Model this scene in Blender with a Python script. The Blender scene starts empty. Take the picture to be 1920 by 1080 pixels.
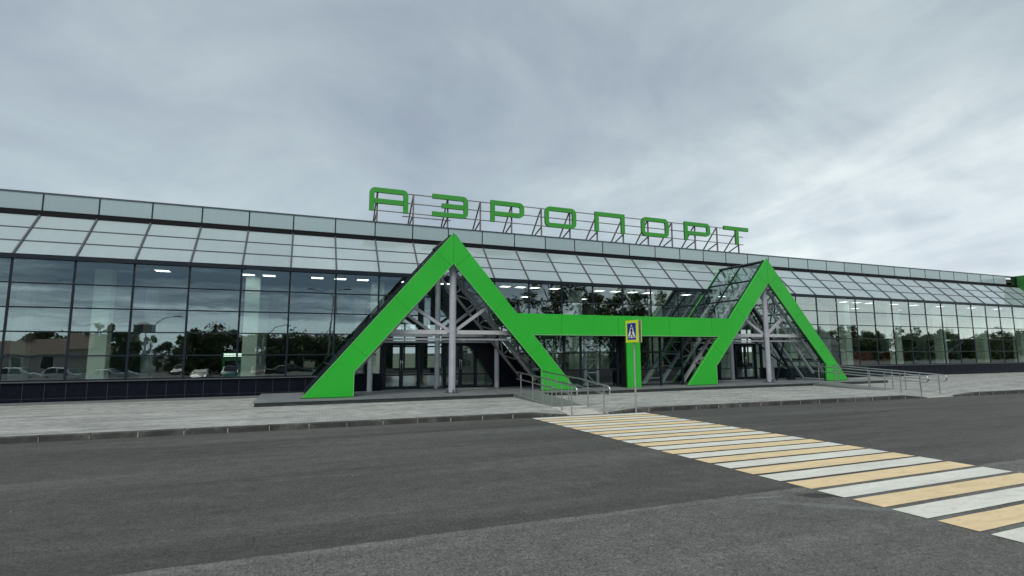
import bpy, math, random
from mathutils import Vector, Matrix, Euler
random.seed(7)
R = math.radians
sc = bpy.context.scene
col = sc.collection
pi = math.pi

# ------------------------------------------------------------------ mesh builder
class MB:
    def __init__(s):
        s.v = []; s.f = []; s.m = []; s.sm = []
    def add(s, vs, fs, mi=0, smooth=False):
        b = len(s.v)
        s.v += [tuple(p) for p in vs]
        for f in fs:
            s.f.append([b + i for i in f]); s.m.append(mi); s.sm.append(smooth)
        return s
    def box(s, x0, x1, y0, y1, z0, z1, mi=0):
        vs = [(x0,y0,z0),(x1,y0,z0),(x1,y1,z0),(x0,y1,z0),(x0,y0,z1),(x1,y0,z1),(x1,y1,z1),(x0,y1,z1)]
        return s.add(vs, [(3,2,1,0),(4,5,6,7),(0,1,5,4),(1,2,6,5),(2,3,7,6),(3,0,4,7)], mi)
    def hexa(s, b, t, mi=0):       # bottom 4 points, top 4 points, both counterclockwise from above
        return s.add(list(b) + list(t), [(3,2,1,0),(4,5,6,7),(0,1,5,4),(1,2,6,5),(2,3,7,6),(3,0,4,7)], mi)
    def bar(s, p, q, w, h, up=(0,0,1), mi=0, off=(0,0,0)):   # rectangular bar, w across, h along 'up'
        p = Vector(p) + Vector(off); q = Vector(q) + Vector(off); d = (q-p).normalized(); u = Vector(up)
        a = d.cross(u)
        if a.length < 1e-4: a = d.cross(Vector((1,0,0)))
        a.normalize(); u = a.cross(d).normalized()
        a *= w/2; u *= h/2
        vs = [p-a-u, p+a-u, p+a+u, p-a+u, q-a-u, q+a-u, q+a+u, q-a+u]
        return s.add(vs, [(0,1,2,3),(7,6,5,4),(4,5,1,0),(5,6,2,1),(6,7,3,2),(7,4,0,3)], mi)
    def tube(s, pts, r, n=10, mi=0, r2=None):
        pts = [Vector(p) for p in pts]; k = len(pts)
        vs = []; fs = []; prev = None
        for i, p in enumerate(pts):
            d = (pts[min(i+1,k-1)] - pts[max(i-1,0)]).normalized()
            if prev is None:
                a = d.cross(Vector((0,0,1)))
                if a.length < 1e-3: a = d.cross(Vector((1,0,0)))
            else:
                a = prev - d*prev.dot(d)
            a.normalize(); b = d.cross(a); prev = a
            rr = r if r2 is None else r + (r2-r)*i/(k-1)
            for j in range(n):
                t = 2*pi*j/n
                vs.append(p + a*(rr*math.cos(t)) + b*(rr*math.sin(t)))
        for i in range(k-1):
            for j in range(n):
                j2 = (j+1) % n
                fs.append((i*n+j, i*n+j2, (i+1)*n+j2, (i+1)*n+j))
        s.add(vs, fs, mi, True)
        s.add(vs[:n], [tuple(range(n-1,-1,-1))], mi); s.add(vs[-n:], [tuple(range(n))], mi)
        return s
    def prism(s, outline, y0, y1, mi=0, back=None):      # outline of (x,z), extruded along y (y0 front)
        n = len(outline)
        vs = [(x,y0,z) for x,z in outline] + [(x,y1,z) for x,z in outline]
        s.add(vs[:n], [tuple(range(n))], mi); s.add(vs[n:], [tuple(range(n-1,-1,-1))], mi)
        s.add(vs, [(i, n+i, n+(i+1)%n, (i+1)%n) for i in range(n)], mi)
        return s
    def build(s, name, mats, parent=None, loc=None):
        me = bpy.data.meshes.new(name)
        me.from_pydata(s.v, [], s.f)
        for m in (mats if isinstance(mats, (list, tuple)) else [mats]): me.materials.append(m)
        me.polygons.foreach_set('material_index', s.m)
        me.polygons.foreach_set('use_smooth', s.sm)
        me.update()
        o = bpy.data.objects.new(name, me); col.objects.link(o)
        if parent is not None: o.parent = parent
        if loc is not None: o.location = loc
        return o

def empty(name, label, cat, loc=(0,0,0), group=None, rz=0):
    o = bpy.data.objects.new(name, None); col.objects.link(o)
    o.empty_display_size = .3; o.location = loc; o.rotation_euler = (0,0,rz)
    return tag(o, label, cat, group)
def tag(o, label, cat, group=None):
    o['label'] = label; o['category'] = cat
    if group: o['group'] = group
    return o
def struct(o, label=None):
    o['kind'] = 'structure'
    if label: o['label'] = label
    return o
def part(o, label): o['label'] = label; return o
def copy_tree(o, parent=None):
    c = o.copy(); col.objects.link(c); c.parent = parent
    for ch in list(o.children): copy_tree(ch, c)
    return c

# ------------------------------------------------------------------ materials
def newmat(name):
    m = bpy.data.materials.new(name); m.use_nodes = True
    nt = m.node_tree; nt.nodes.clear()
    out = nt.nodes.new('ShaderNodeOutputMaterial')
    return m, nt, out
def N(nt, t, **kw):
    n = nt.nodes.new(t)
    for k, v in kw.items():
        if k.startswith('i_'): n.inputs[k[2:].replace('_', ' ')].default_value = v
        else: setattr(n, k, v)
    return n
def L(nt, a, b): nt.links.new(a, b)
def c4(c): return (c[0], c[1], c[2], 1)
def ramp(nt, fac, stops, interp='LINEAR'):
    r = N(nt, 'ShaderNodeValToRGB'); r.color_ramp.interpolation = interp
    el = r.color_ramp.elements
    while len(el) < len(stops): el.new(.5)
    for e, (p, c) in zip(el, stops): e.position = p; e.color = c4(c) if not isinstance(c, (int, float)) else (c, c, c, 1)
    L(nt, fac, r.inputs[0]); return r.outputs[0]
def noise(nt, vec, scale, detail=4, rough=.55, dist=0):
    n = N(nt, 'ShaderNodeTexNoise'); n.inputs['Scale'].default_value = scale; n.inputs['Detail'].default_value = detail
    n.inputs['Roughness'].default_value = rough; n.inputs['Distortion'].default_value = dist
    if vec is not None: L(nt, vec, n.inputs['Vector'])
    return n.outputs['Fac']
def mapped(nt, scale=(1,1,1), rot=(0,0,0), kind='Object'):
    tc = N(nt, 'ShaderNodeTexCoord'); mp = N(nt, 'ShaderNodeMapping')
    mp.inputs['Scale'].default_value = scale; mp.inputs['Rotation'].default_value = rot
    L(nt, tc.outputs[kind], mp.inputs[0]); return mp.outputs[0]
def mixc(nt, fac, a, b, mode='MIX'):
    m = N(nt, 'ShaderNodeMix', data_type='RGBA', blend_type=mode)
    for s, v in ((m.inputs[0], fac), (m.inputs[6], a), (m.inputs[7], b)):
        if hasattr(v, 'links') or isinstance(v, bpy.types.NodeSocket): L(nt, v, s)
        elif isinstance(v, (int, float)): s.default_value = v
        else: s.default_value = c4(v)
    return m.outputs[2]
def math_(nt, op, a, b=None, clamp=False):
    m = N(nt, 'ShaderNodeMath', operation=op); m.use_clamp = clamp
    for s, v in zip(m.inputs, (a, b)):
        if v is None: continue
        if isinstance(v, bpy.types.NodeSocket): L(nt, v, s)
        else: s.default_value = v
    return m.outputs[0]
def paint(name, c, rough=.5, metal=0, var=.08, scale=3, spec=.5, bump=0, coat=0):
    m, nt, out = newmat(name)
    b = N(nt, 'ShaderNodeBsdfPrincipled'); L(nt, b.outputs[0], out.inputs[0])
    v = mapped(nt); f = noise(nt, v, scale, 5)
    lo = [x*(1-var) for x in c]; hi = [min(1, x*(1+var)) for x in c]
    L(nt, ramp(nt, f, [(.3, lo), (.7, hi)]), b.inputs['Base Color'])
    b.inputs['Roughness'].default_value = rough; b.inputs['Metallic'].default_value = metal
    b.inputs['Specular IOR Level'].default_value = spec; b.inputs['Coat Weight'].default_value = coat
    if bump:
        bp = N(nt, 'ShaderNodeBump'); bp.inputs['Strength'].default_value = bump; bp.inputs['Distance'].default_value = .01
        L(nt, noise(nt, v, 40, 3), bp.inputs['Height']); L(nt, bp.outputs[0], b.inputs['Normal'])
    return m
def emit(name, c, s):
    m, nt, out = newmat(name); e = N(nt, 'ShaderNodeEmission'); e.inputs[0].default_value = c4(c); e.inputs[1].default_value = s
    L(nt, e.outputs[0], out.inputs[0]); return m
def glass(name, tint, r0, wav=.0, pw=5):
    m, nt, out = newmat(name)
    lw = N(nt, 'ShaderNodeLayerWeight'); lw.inputs[0].default_value = .5
    gl = N(nt, 'ShaderNodeBsdfGlossy'); gl.inputs['Roughness'].default_value = 0.0; gl.inputs[0].default_value = (.95, 1, .99, 1)
    if wav:
        bp = N(nt, 'ShaderNodeBump'); bp.inputs['Strength'].default_value = 1; bp.inputs['Distance'].default_value = wav
        L(nt, noise(nt, mapped(nt), .9, 2), bp.inputs['Height'])
        L(nt, bp.outputs[0], gl.inputs['Normal'])
    tr = N(nt, 'ShaderNodeBsdfTransparent'); tr.inputs[0].default_value = c4(tint)
    k = math_(nt, 'POWER', lw.outputs['Facing'], pw); k = math_(nt, 'MULTIPLY', k, 1-r0); k = math_(nt, 'ADD', k, r0, True)
    mx = N(nt, 'ShaderNodeMixShader'); L(nt, k, mx.inputs[0]); L(nt, tr.outputs[0], mx.inputs[1]); L(nt, gl.outputs[0], mx.inputs[2])
    L(nt, mx.outputs[0], out.inputs[0]); return m

M = {}
M['glass'] = glass('coated_glass', (.88,.945,.915), .18, .0018, 3)
M['clear'] = glass('clear_glass', (.84,.9,.88), .07, .0006)
M['mullion'] = paint('dark_blue_grey_aluminium', (.012,.019,.027), .45, 0, .15, 3, .25)
M['mullion2'] = paint('grey_aluminium_rib', (.07,.08,.09), .45, 0, .15)
M['steel'] = paint('grey_painted_steel', (.40,.42,.47), .45, 0, .08)
M['steel_lt'] = paint('pale_grey_painted_steel', (.50,.51,.53), .5, 0, .06)
M['brown_steel'] = paint('brown_grey_primer_steel', (.19,.165,.17), .6, 0, .2)
M['stainless'] = paint('brushed_stainless', (.55,.55,.55), .28, 1, .06)
M['plinth'] = paint('black_blue_granite', (.005,.007,.014), .5, 0, .3, 6, .10)
M['joint'] = paint('joint_mortar', (.045,.05,.055), .9)
M['mortar'] = paint('pale_mortar', (.30,.30,.285), .9, 0, .35, 20)
M['white_wall'] = paint('pale_green_white_plaster', (.80,.86,.79), .8, 0, .04)
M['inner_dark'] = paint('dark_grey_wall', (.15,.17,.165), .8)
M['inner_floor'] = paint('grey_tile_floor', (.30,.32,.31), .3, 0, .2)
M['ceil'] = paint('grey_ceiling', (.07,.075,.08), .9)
M['roof'] = paint('grey_roofing', (.2,.2,.21), .9)
M['light'] = emit('ceiling_lamp', (.93,1,.98), 4.5)
M['screen'] = emit('backlit_header', (.9,1,.95), 3)
M['red'] = paint('red_laminate', (.30,.045,.03), .4)
M['kgreen'] = paint('kiosk_green', (.02,.16,.07), .5)
M['yellow'] = paint('fluorescent_yellow_green', (.68,.86,.0), .45, 0, .04)
M['blue'] = paint('sign_blue', (.012,.035,.25), .4)
M['white'] = paint('white_paint', (.8,.8,.8), .5, 0, .04)
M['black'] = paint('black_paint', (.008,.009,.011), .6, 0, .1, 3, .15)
M['galv'] = paint('galvanised_steel', (.36,.38,.38), .5, .4, .15, 8)
M['mat'] = paint('pale_grey_door_mat', (.35,.36,.36), .95, 0, .2, 30)
M['concrete'] = paint('pale_concrete', (.50,.485,.45), .9, 0, .15, 5, bump=.2)
M['ramp'] = paint('grey_granite_slab', (.15,.165,.165), .6, 0, .15, 9)
M['milk'] = None

def green_paint():
    m, nt, out = newmat('green_composite_panel')
    b = N(nt, 'ShaderNodeBsdfPrincipled'); L(nt, b.outputs[0], out.inputs[0])
    v = mapped(nt); f = noise(nt, v, .6, 5)
    L(nt, ramp(nt, f, [(.3, (.020,.44,.026)), (.7, (.028,.485,.034))]), b.inputs['Base Color'])
    b.inputs['Roughness'].default_value = .42; b.inputs['Specular IOR Level'].default_value = .5
    bp = N(nt, 'ShaderNodeBump'); bp.inputs['Distance'].default_value = .006; bp.inputs['Strength'].default_value = .4
    L(nt, noise(nt, v, 1.1, 1), bp.inputs['Height']); L(nt, bp.outputs[0], b.inputs['Normal'])
    return m
M['green'] = green_paint()
M['trim_green'] = paint('pale_green_edge_trim', (.20,.50,.20), .45)
M['steel_dk'] = paint('dark_grey_painted_steel', (.20,.205,.22), .5, 0, .12)
M['seam'] = paint('panel_seam', (.012,.21,.018), .7)
M['sign_green'] = paint('sign_green', (.042,.32,.034), .5, 0, .05)
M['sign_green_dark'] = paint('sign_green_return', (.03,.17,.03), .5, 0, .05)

def frosted():
    m, nt, out = newmat('milky_glass')
    b = N(nt, 'ShaderNodeBsdfPrincipled'); L(nt, b.outputs[0], out.inputs[0])
    f = noise(nt, mapped(nt), .35, 3); oi = N(nt, 'ShaderNodeObjectInfo')
    c = ramp(nt, f, [(.3, (.33,.41,.43)), (.7, (.375,.455,.47))])
    c = mixc(nt, 1, c, ramp(nt, oi.outputs['Random'], [(0, .90), (1, 1.08)]), 'MULTIPLY')
    st = noise(nt, mapped(nt, (3.5, .25, .25)), 2.2, 5, .6)
    c = mixc(nt, 1, c, ramp(nt, st, [(.35, .975), (.65, 1.02)]), 'MULTIPLY')
    L(nt, c, b.inputs['Base Color'])
    b.inputs['Roughness'].default_value = .06; b.inputs['IOR'].default_value = 2.2
    return m
M['milk'] = frosted()
def enamel():
    m, nt, out = newmat('grey_green_enamelled_glass')
    b = N(nt, 'ShaderNodeBsdfPrincipled'); L(nt, b.outputs[0], out.inputs[0]); oi = N(nt, 'ShaderNodeObjectInfo')
    c = mixc(nt, 1, (.385,.49,.51), ramp(nt, oi.outputs['Random'], [(0, .92), (1, 1.07)]), 'MULTIPLY')
    st = noise(nt, mapped(nt, (4, 1, .25)), 2.0, 5, .6)
    L(nt, mixc(nt, 1, c, ramp(nt, st, [(.35, .975), (.65, 1.02)]), 'MULTIPLY'), b.inputs['Base Color']); b.inputs['Roughness'].default_value = .1
    return m
M['parapet'] = enamel()

def asphalt(name, base, streak, oldness):
    m, nt, out = newmat(name)
    b = N(nt, 'ShaderNodeBsdfPrincipled'); L(nt, b.outputs[0], out.inputs[0])
    v = mapped(nt)
    fine = noise(nt, v, 38, 6, .75)
    mid = noise(nt, v, 3.2, 6, .65)
    big = noise(nt, mapped(nt, (.16, .9, 1)), .7, 5, .6, .6)
    st = noise(nt, mapped(nt, (.045, .8, 1), (0, 0, R(-2))), 1.1, 7, .7, .4)
    lo = [x*.22 for x in base]; hi = [x*1.75 for x in base]
    c = ramp(nt, fine, [(.32, lo), (.46, base), (.68, hi)])
    c = mixc(nt, 1, c, ramp(nt, mid, [(.3, .82), (.7, 1.18)]), 'MULTIPLY')
    c = mixc(nt, 1, c, ramp(nt, big, [(.3, .80), (.7, 1.22)]), 'MULTIPLY')
    c = mixc(nt, 1, c, ramp(nt, noise(nt, v, 15, 4, .7), [(.30, .68), (.46, 1.0), (.72, 1.35)]), 'MULTIPLY')
    c = mixc(nt, streak, c, ramp(nt, st, [(.35, .7), (.62, 1.3)]), 'MULTIPLY')
    if oldness:
        vv = N(nt, 'ShaderNodeTexVoronoi'); vv.inputs['Scale'].default_value = 70; L(nt, v, vv.inputs['Vector'])
        c = mixc(nt, .55, c, ramp(nt, vv.outputs['Color'], [(.1, .55), (.9, 1.5)]), 'MULTIPLY')
        tc = N(nt, 'ShaderNodeTexCoord')
        def blob(cx, cy, sx, sy, rot, nz, lo_, hi_):     # irregular stain with its own place and outline
            mp = N(nt, 'ShaderNodeMapping', vector_type='TEXTURE'); mp.inputs['Location'].default_value = (cx, cy, 0); mp.inputs['Scale'].default_value = (sx, sy, 1); mp.inputs['Rotation'].default_value = (0, 0, R(rot))
            L(nt, tc.outputs['Object'], mp.inputs[0]); ln = N(nt, 'ShaderNodeVectorMath', operation='LENGTH'); L(nt, mp.outputs[0], ln.inputs[0])
            k = math_(nt, 'ADD', ln.outputs['Value'], math_(nt, 'MULTIPLY', math_(nt, 'SUBTRACT', noise(nt, v, nz, 6, .75), .5), 2.6))
            return ramp(nt, k, [(lo_, 1.0), (hi_, 0.0)])
        c = mixc(nt, math_(nt, 'MULTIPLY', blob(7.0, 5.62, .55, .16, -25, 3.5, .55, .85), .75), c, (.02,.02,.02))
        c = mixc(nt, math_(nt, 'MULTIPLY', blob(6.9, 5.0, 1.6, .12, -38, 4, .5, .95), .45), c, (.2,.22,.21))
        c = mixc(nt, math_(nt, 'MULTIPLY', blob(6.15, 5.85, .35, .06, -10, 6, .5, .9), .6), c, (.25,.27,.26))
        c = mixc(nt, math_(nt, 'MULTIPLY', blob(8.0, 3.9, 1.5, .35, -40, 3, .4, 1.1), .35), c, (.17,.20,.18))
        # pale worn patches
        wp = noise(nt, mapped(nt, (.5, 1.3, 1), (0, 0, R(-28))), 1.1, 7, .7, 1.2)
        c = mixc(nt, ramp(nt, wp, [(.60, 0.0), (.72, .35)]), c, (.14,.155,.15))
    else:
        # a few small pale flecks
        fl = noise(nt, v, 9, 1, .3)
        c = mixc(nt, ramp(nt, fl, [(.80, 0.0), (.82, .5)]), c, (.3,.3,.3))
    L(nt, c, b.inputs['Base Color']); b.inputs['Roughness'].default_value = .82; b.inputs['Specular IOR Level'].default_value = .3
    bp = N(nt, 'ShaderNodeBump'); bp.inputs['Strength'].default_value = .7; bp.inputs['Distance'].default_value = .012
    L(nt, fine, bp.inputs['Height']); L(nt, bp.outputs[0], b.inputs['Normal'])
    return m
M['asphalt'] = asphalt('new_dark_asphalt', (.066,.066,.062), .7, False)
M['dusty'] = asphalt('dusty_asphalt_edge', (.118,.118,.110), .2, False)
M['old_asphalt'] = asphalt('older_grey_asphalt', (.100,.100,.094), .3, True)

def pavers():
    m, nt, out = newmat('grey_concrete_pavers')
    b = N(nt, 'ShaderNodeBsdfPrincipled'); L(nt, b.outputs[0], out.inputs[0])
    v = mapped(nt, (1,1,1), (0,0,R(2)))
    br = N(nt, 'ShaderNodeTexBrick'); L(nt, v, br.inputs['Vector'])
    br.inputs['Scale'].default_value = 1; br.inputs['Brick Width'].default_value = .2; br.inputs['Row Height'].default_value = .1
    br.inputs['Mortar Size'].default_value = .006; br.inputs['Mortar Smooth'].default_value = .2; br.inputs['Bias'].default_value = -.1
    br.inputs['Color1'].default_value = (.27,.285,.275,1); br.inputs['Color2'].default_value = (.42,.43,.41,1); br.inputs['Mortar'].default_value = (.17,.175,.165,1)
    big = noise(nt, mapped(nt, (.35, 1.4, 1)), .9, 6, .7, .8)
    c = mixc(nt, 1, br.outputs['Color'], ramp(nt, big, [(.28, .66), (.72, 1.30)]), 'MULTIPLY')
    dirt = noise(nt, mapped(nt, (.8, 2.2, 1)), 2.5, 5, .65)
    c = mixc(nt, ramp(nt, dirt, [(.46, 0.0), (.70, .40)]), c, (.50,.505,.485))
    lay = noise(nt, mapped(nt, (.22, 2.6, 1), (0,0,R(2))), 1.3, 6, .75)
    c = mixc(nt, 1, c, ramp(nt, lay, [(.34, .76), (.5, 1.0), (.66, 1.16)]), 'MULTIPLY')
    L(nt, c, b.inputs['Base Color']); b.inputs['Roughness'].default_value = .88; b.inputs['Specular IOR Level'].default_value = .3
    bp = N(nt, 'ShaderNodeBump'); bp.inputs['Strength'].default_value = .5; bp.inputs['Distance'].default_value = .006
    h = math_(nt, 'ADD', math_(nt, 'MULTIPLY', br.outputs['Fac'], -1), math_(nt, 'MULTIPLY', noise(nt, v, 3, 4), 2.0))
    L(nt, h, bp.inputs['Height']); L(nt, bp.outputs[0], b.inputs['Normal'])
    return m
M['pavers'] = pavers()

def tiles():
    m, nt, out = newmat('grey_granite_tiles')
    b = N(nt, 'ShaderNodeBsdfPrincipled'); L(nt, b.outputs[0], out.inputs[0])
    v = mapped(nt)
    br = N(nt, 'ShaderNodeTexBrick', offset=0); L(nt, v, br.inputs['Vector'])
    br.inputs['Scale'].default_value = 1; br.inputs['Brick Width'].default_value = .9; br.inputs['Row Height'].default_value = .9
    br.inputs['Mortar Size'].default_value = .008
    br.inputs['Color1'].default_value = (.15,.165,.175,1); br.inputs['Color2'].default_value = (.185,.20,.205,1); br.inputs['Mortar'].default_value = (.10,.11,.11,1)
    c = mixc(nt, 1, br.outputs['Color'], ramp(nt, noise(nt, v, 1.3, 6, .7), [(.3, .85), (.7, 1.15)]), 'MULTIPLY')
    L(nt, c, b.inputs['Base Color']); b.inputs['Roughness'].default_value = .55
    return m
M['tiles'] = tiles()
M['tile_edge'] = paint('dark_granite_riser', (.028,.034,.034), .6, 0, .3, 4)

def kerbmat():
    m, nt, out = newmat('dark_concrete_kerb')
    b = N(nt, 'ShaderNodeBsdfPrincipled'); L(nt, b.outputs[0], out.inputs[0])
    f = noise(nt, mapped(nt, (.9, 1, 1)), 1.1, 6, .7, .5)
    L(nt, ramp(nt, f, [(.33, (.030,.032,.030)), (.52, (.058,.060,.057)), (.7, (.15,.15,.145))]), b.inputs['Base Color'])
    b.inputs['Roughness'].default_value = .85
    return m
M['kerb'] = kerbmat()

def roadpaint(name, c, w):
    m, nt, out = newmat(name)
    b = N(nt, 'ShaderNodeBsdfPrincipled'); L(nt, b.outputs[0], out.inputs[0])
    v = mapped(nt)
    f = noise(nt, v, 30, 5, .7); g = noise(nt, mapped(nt, (.35, 1, 1)), 2.2, 6, .7, .6)
    cc = ramp(nt, g, [(.3, [x*.84 for x in c]), (.7, [min(1, x*1.08) for x in c])])
    dirt = noise(nt, mapped(nt, (.5, 1.6, 1), (0, 0, R(12))), 4.5, 7, .75, 1)
    cc = mixc(nt, ramp(nt, dirt, [(.50, 0.0), (.74, .5)]), cc, [x*.45 for x in c])
    cc = mixc(nt, ramp(nt, f, [(.64, 0.0), (.74, w)]), cc, (.10,.10,.10))
    L(nt, cc, b.inputs['Base Color']); b.inputs['Roughness'].default_value = .7
    bp = N(nt, 'ShaderNodeBump'); bp.inputs['Strength'].default_value = .4; bp.inputs['Distance'].default_value = .006
    L(nt, f, bp.inputs['Height']); L(nt, bp.outputs[0], b.inputs['Normal'])
    return m
M['stripe_white'] = roadpaint('white_road_paint', (.70,.71,.64), .6)
M['stripe_yellow'] = roadpaint('yellow_road_paint', (.77,.60,.355), .6)
M['soil'] = paint('dry_grass_soil', (.09,.10,.06), .95, 0, .3, .2)
M['lot'] = paint('car_park_asphalt', (.10,.10,.10), .9, 0, .2, .5)
M['bark'] = paint('bark', (.09,.075,.06), .9, 0, .3, 8)
def leafmat(name, a, b_):
    m, nt, out = newmat(name)
    b = N(nt, 'ShaderNodeBsdfPrincipled')
    f = noise(nt, mapped(nt), .8, 3)
    L(nt, ramp(nt, f, [(.3, a), (.7, b_)]), b.inputs['Base Color']); b.inputs['Roughness'].default_value = .7
    L(nt, b.outputs[0], out.inputs[0]); return m
M['leaf'] = leafmat('dark_green_leaves', (.05,.075,.025), (.10,.135,.045))
M['leaf2'] = leafmat('mid_green_leaves', (.055,.085,.025), (.11,.15,.05))
M['brick_red'] = paint('brown_roof_tiles', (.14,.09,.07), .8, 0, .2, 4)
M['house_wall'] = paint('cream_render', (.42,.39,.33), .9, 0, .1)
M['tyre'] = paint('tyre_rubber', (.015,.015,.015), .85)
M['rim'] = paint('alloy_rim', (.45,.45,.46), .35, .8)
M['carglass'] = paint('car_glass', (.012,.016,.018), .08, 0, .05)
M['lamp_glass'] = paint('headlamp_glass', (.6,.62,.62), .12, 0, .05)
M['tail'] = paint('tail_lamp_red', (.3,.01,.01), .2)
CARC = {'white': (.62,.63,.63), 'silver': (.36,.38,.40), 'black': (.012,.012,.014), 'navy': (.02,.03,.09), 'maroon': (.12,.015,.02), 'beige': (.34,.30,.22)}
for k, v in CARC.items(): M['car_' + k] = paint('car_paint_' + k, v, .22, 0, .02, 1, coat=.5)

# ------------------------------------------------------------------ camera (recovered from the facade's lines)
f_px, pitch, yaw, roll, H = 988.31, .121416, .385271, -.004168, 2.05
d = Vector((math.sin(yaw)*math.cos(pitch), math.cos(yaw)*math.cos(pitch), math.sin(pitch)))
r = Vector((math.cos(yaw), -math.sin(yaw), 0)); u = r.cross(d)
r2 = r*math.cos(roll) + u*math.sin(roll); u2 = -r*math.sin(roll) + u*math.cos(roll)
cam = bpy.data.cameras.new('camera'); co = bpy.data.objects.new('camera', cam); col.objects.link(co)
cam.sensor_width = 36; cam.lens = f_px/1920*36; cam.clip_start = .1; cam.clip_end = 6000
co.matrix_world = Matrix(((r2.x,u2.x,-d.x,0),(r2.y,u2.y,-d.y,0),(r2.z,u2.z,-d.z,H),(0,0,0,1)))
sc.camera = co

# ------------------------------------------------------------------ measures of the place
D = 25.0                     # facade plane
S = 1.92122; X0 = -10.0184   # bay width, first mullion
ZB, ZJ = 1.0694, 5.740       # glass foot, eave
YS, ZS = 26.863, 7.697       # top of the sloped glazing
YP, ZP0, ZP1 = 27.0, 7.977, 8.713
I0, I1 = -5, 41
def BX(i): return X0 + S*i
def kerbY(x): return 15.80 - .0345*x
FLOOR = .36; PL_Y = 20.6; PL_X0, PL_X1 = -1.3, 31.9
RAMPS = [(8.38, 9.66), (25.75, 27.35)]
def dip(x):
    k = 0
    for a, b in RAMPS:
        t = 0 if a-.1 <= x <= b+.1 else (a-.1-x if x < a else x-b-.1)
        k = max(k, max(0, 1 - t/1.3))
    return k
def pavZ(x, y):
    y0 = kerbY(x); front = .145 - .135*dip(x)
    t = min(1, max(0, (y-y0)/1.5)); base = .145 + (.25-.145)*min(1, max(0, (y-y0)/(D-y0)))
    return front + (base-front)*t if t < 1 else base

# ------------------------------------------------------------------ setting
gb = MB()
prof = [(-1500,-.9),(-60,-.9),(-13,-.9),(-7,-.03),(60,-.03),(1500,-.03)]
xs = [-1500,-100,0,100,1500]
gv = [(x,y,z) for y,z in prof for x in xs]
gb.add(gv, [(j*5+i, j*5+i+1, (j+1)*5+i+1, (j+1)*5+i) for j in range(5) for i in range(4)])
struct(gb.build('ground', M['soil']), 'wide flat ground round the terminal')
lb = MB(); lb.add([(-90,-46,-.88),(190,-46,-.88),(190,-13.2,-.88),(-90,-13.2,-.88)], [(0,1,2,3)])
struct(lb.build('car_park', M['lot']), 'grey asphalt car park across the road')
rb = MB()
seam = lambda x: 6.17 - .021*x
xr = [-90 + 4*i for i in range(61)]
rb.add([(x, seam(x)-.02, 0) for x in xr] + [(x, kerbY(x)+.05, 0) for x in xr], [(i, i+1, 62+i, 61+i) for i in range(60)])
struct(rb.build('road', M['asphalt']), 'dark new asphalt roadway along the kerb')
ab = MB()
random.seed(3)
xa = [-90 + .25*i for i in range(961)]
jit = [random.uniform(-.018,.018) for _ in xa]
na = len(xa)
ab.add([(x, -6.9, -.012) for x in xa] + [(x, seam(x)+j*.5-.13, .004) for x, j in zip(xa, jit)] + [(x, seam(x)+j+.01, .0045) for x, j in zip(xa, jit)],
       [(i, i+1, na+i+1, na+i) for i in range(na-1)])
ab.add([(x, seam(x)+j*.5-.13, .004) for x, j in zip(xa, jit)] + [(x, seam(x)+j+.01, .0045) for x, j in zip(xa, jit)], [(i, i+1, na+i+1, na+i) for i in range(na-1)], 1)
struct(ab.build('road_apron', [M['old_asphalt'], M['dusty']]), 'older paler asphalt nearest the viewer')

pb = MB()
px = sorted(set([-60 + 2*i for i in range(76)] + [k*.35+6 for k in range(16)] + [k*.4+23.5 for k in range(18)]))
rows = 9
pv = []
for x in px:
    y0 = kerbY(x) + .16
    for j in range(rows):
        t = [0,.05,.1,.16,.3,.5,.7,.85,1][j]; y = y0 + (D+.3-y0)*t
        pv.append((x, y, pavZ(x, y)))
pb.add(pv, [(i*rows+j, (i+1)*rows+j, (i+1)*rows+j+1, i*rows+j+1) for i in range(len(px)-1) for j in range(rows-1)])
struct(pb.build('pavement', M['pavers']), 'pale grey paved forecourt in front of the terminal')

kb = MB(); random.seed(5)
x = -60.0
while x < 90:
    L_ = .99 if dip(x) < .05 else .5
    xa_, xb_ = x + .012, x + L_ - .012
    ya, yb = kerbY(xa_), kerbY(xb_)
    za, zb_ = max(.012, pavZ(xa_, ya)), max(.012, pavZ(xb_, yb))
    j = random.uniform(-.008,.008); t = random.uniform(-.004,.004)
    if dip((xa_+xb_)/2) < .97:
        c = .018
        kb.add([(xa_,ya+j,-.05),(xb_,yb+j,-.05),(xb_,yb+j,zb_-c+t),(xa_,ya+j,za-c+t),(xa_,ya+j+c,za+t),(xb_,yb+j+c,zb_+t),(xb_,yb+.17,zb_),(xa_,ya+.17,za),(xa_,ya+.17,-.05),(xb_,yb+.17,-.05)],
               [(0,1,2,3),(3,2,5,4),(4,5,6,7),(0,3,4,7,8),(1,9,6,5,2),(8,7,6,9)])
        if dip(x) < .6:
            xm = x + L_; ym = kerbY(xm); zm = max(.01, pavZ(xm, ym))
            w = random.uniform(.006,.016)
            kb.box(xm-w, xm+w, ym-.012+j, ym+.14, -.04, zm-random.uniform(.012,.04), 1)
    x += L_
struct(kb.build('kerb', [M['kerb'], M['mortar']]), 'dark concrete kerbstones with pale mortar joints')

pl = MB()
pl.box(PL_X0, PL_X1, PL_Y, D+2.2, .14, FLOOR-.03, 1)
pl.box(PL_X0-.03, PL_X1+.03, PL_Y-.03, D+2.2, FLOOR-.03, FLOOR, 0)
pl.box(-26, PL_X0-.06, D-.75, D+.1, .1, .285, 2)          # blind strip along the plinth
struct(pl.build('entrance_platform', [M['tiles'], M['tile_edge'], M['ramp']]), 'low grey granite step under the entrances')

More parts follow.
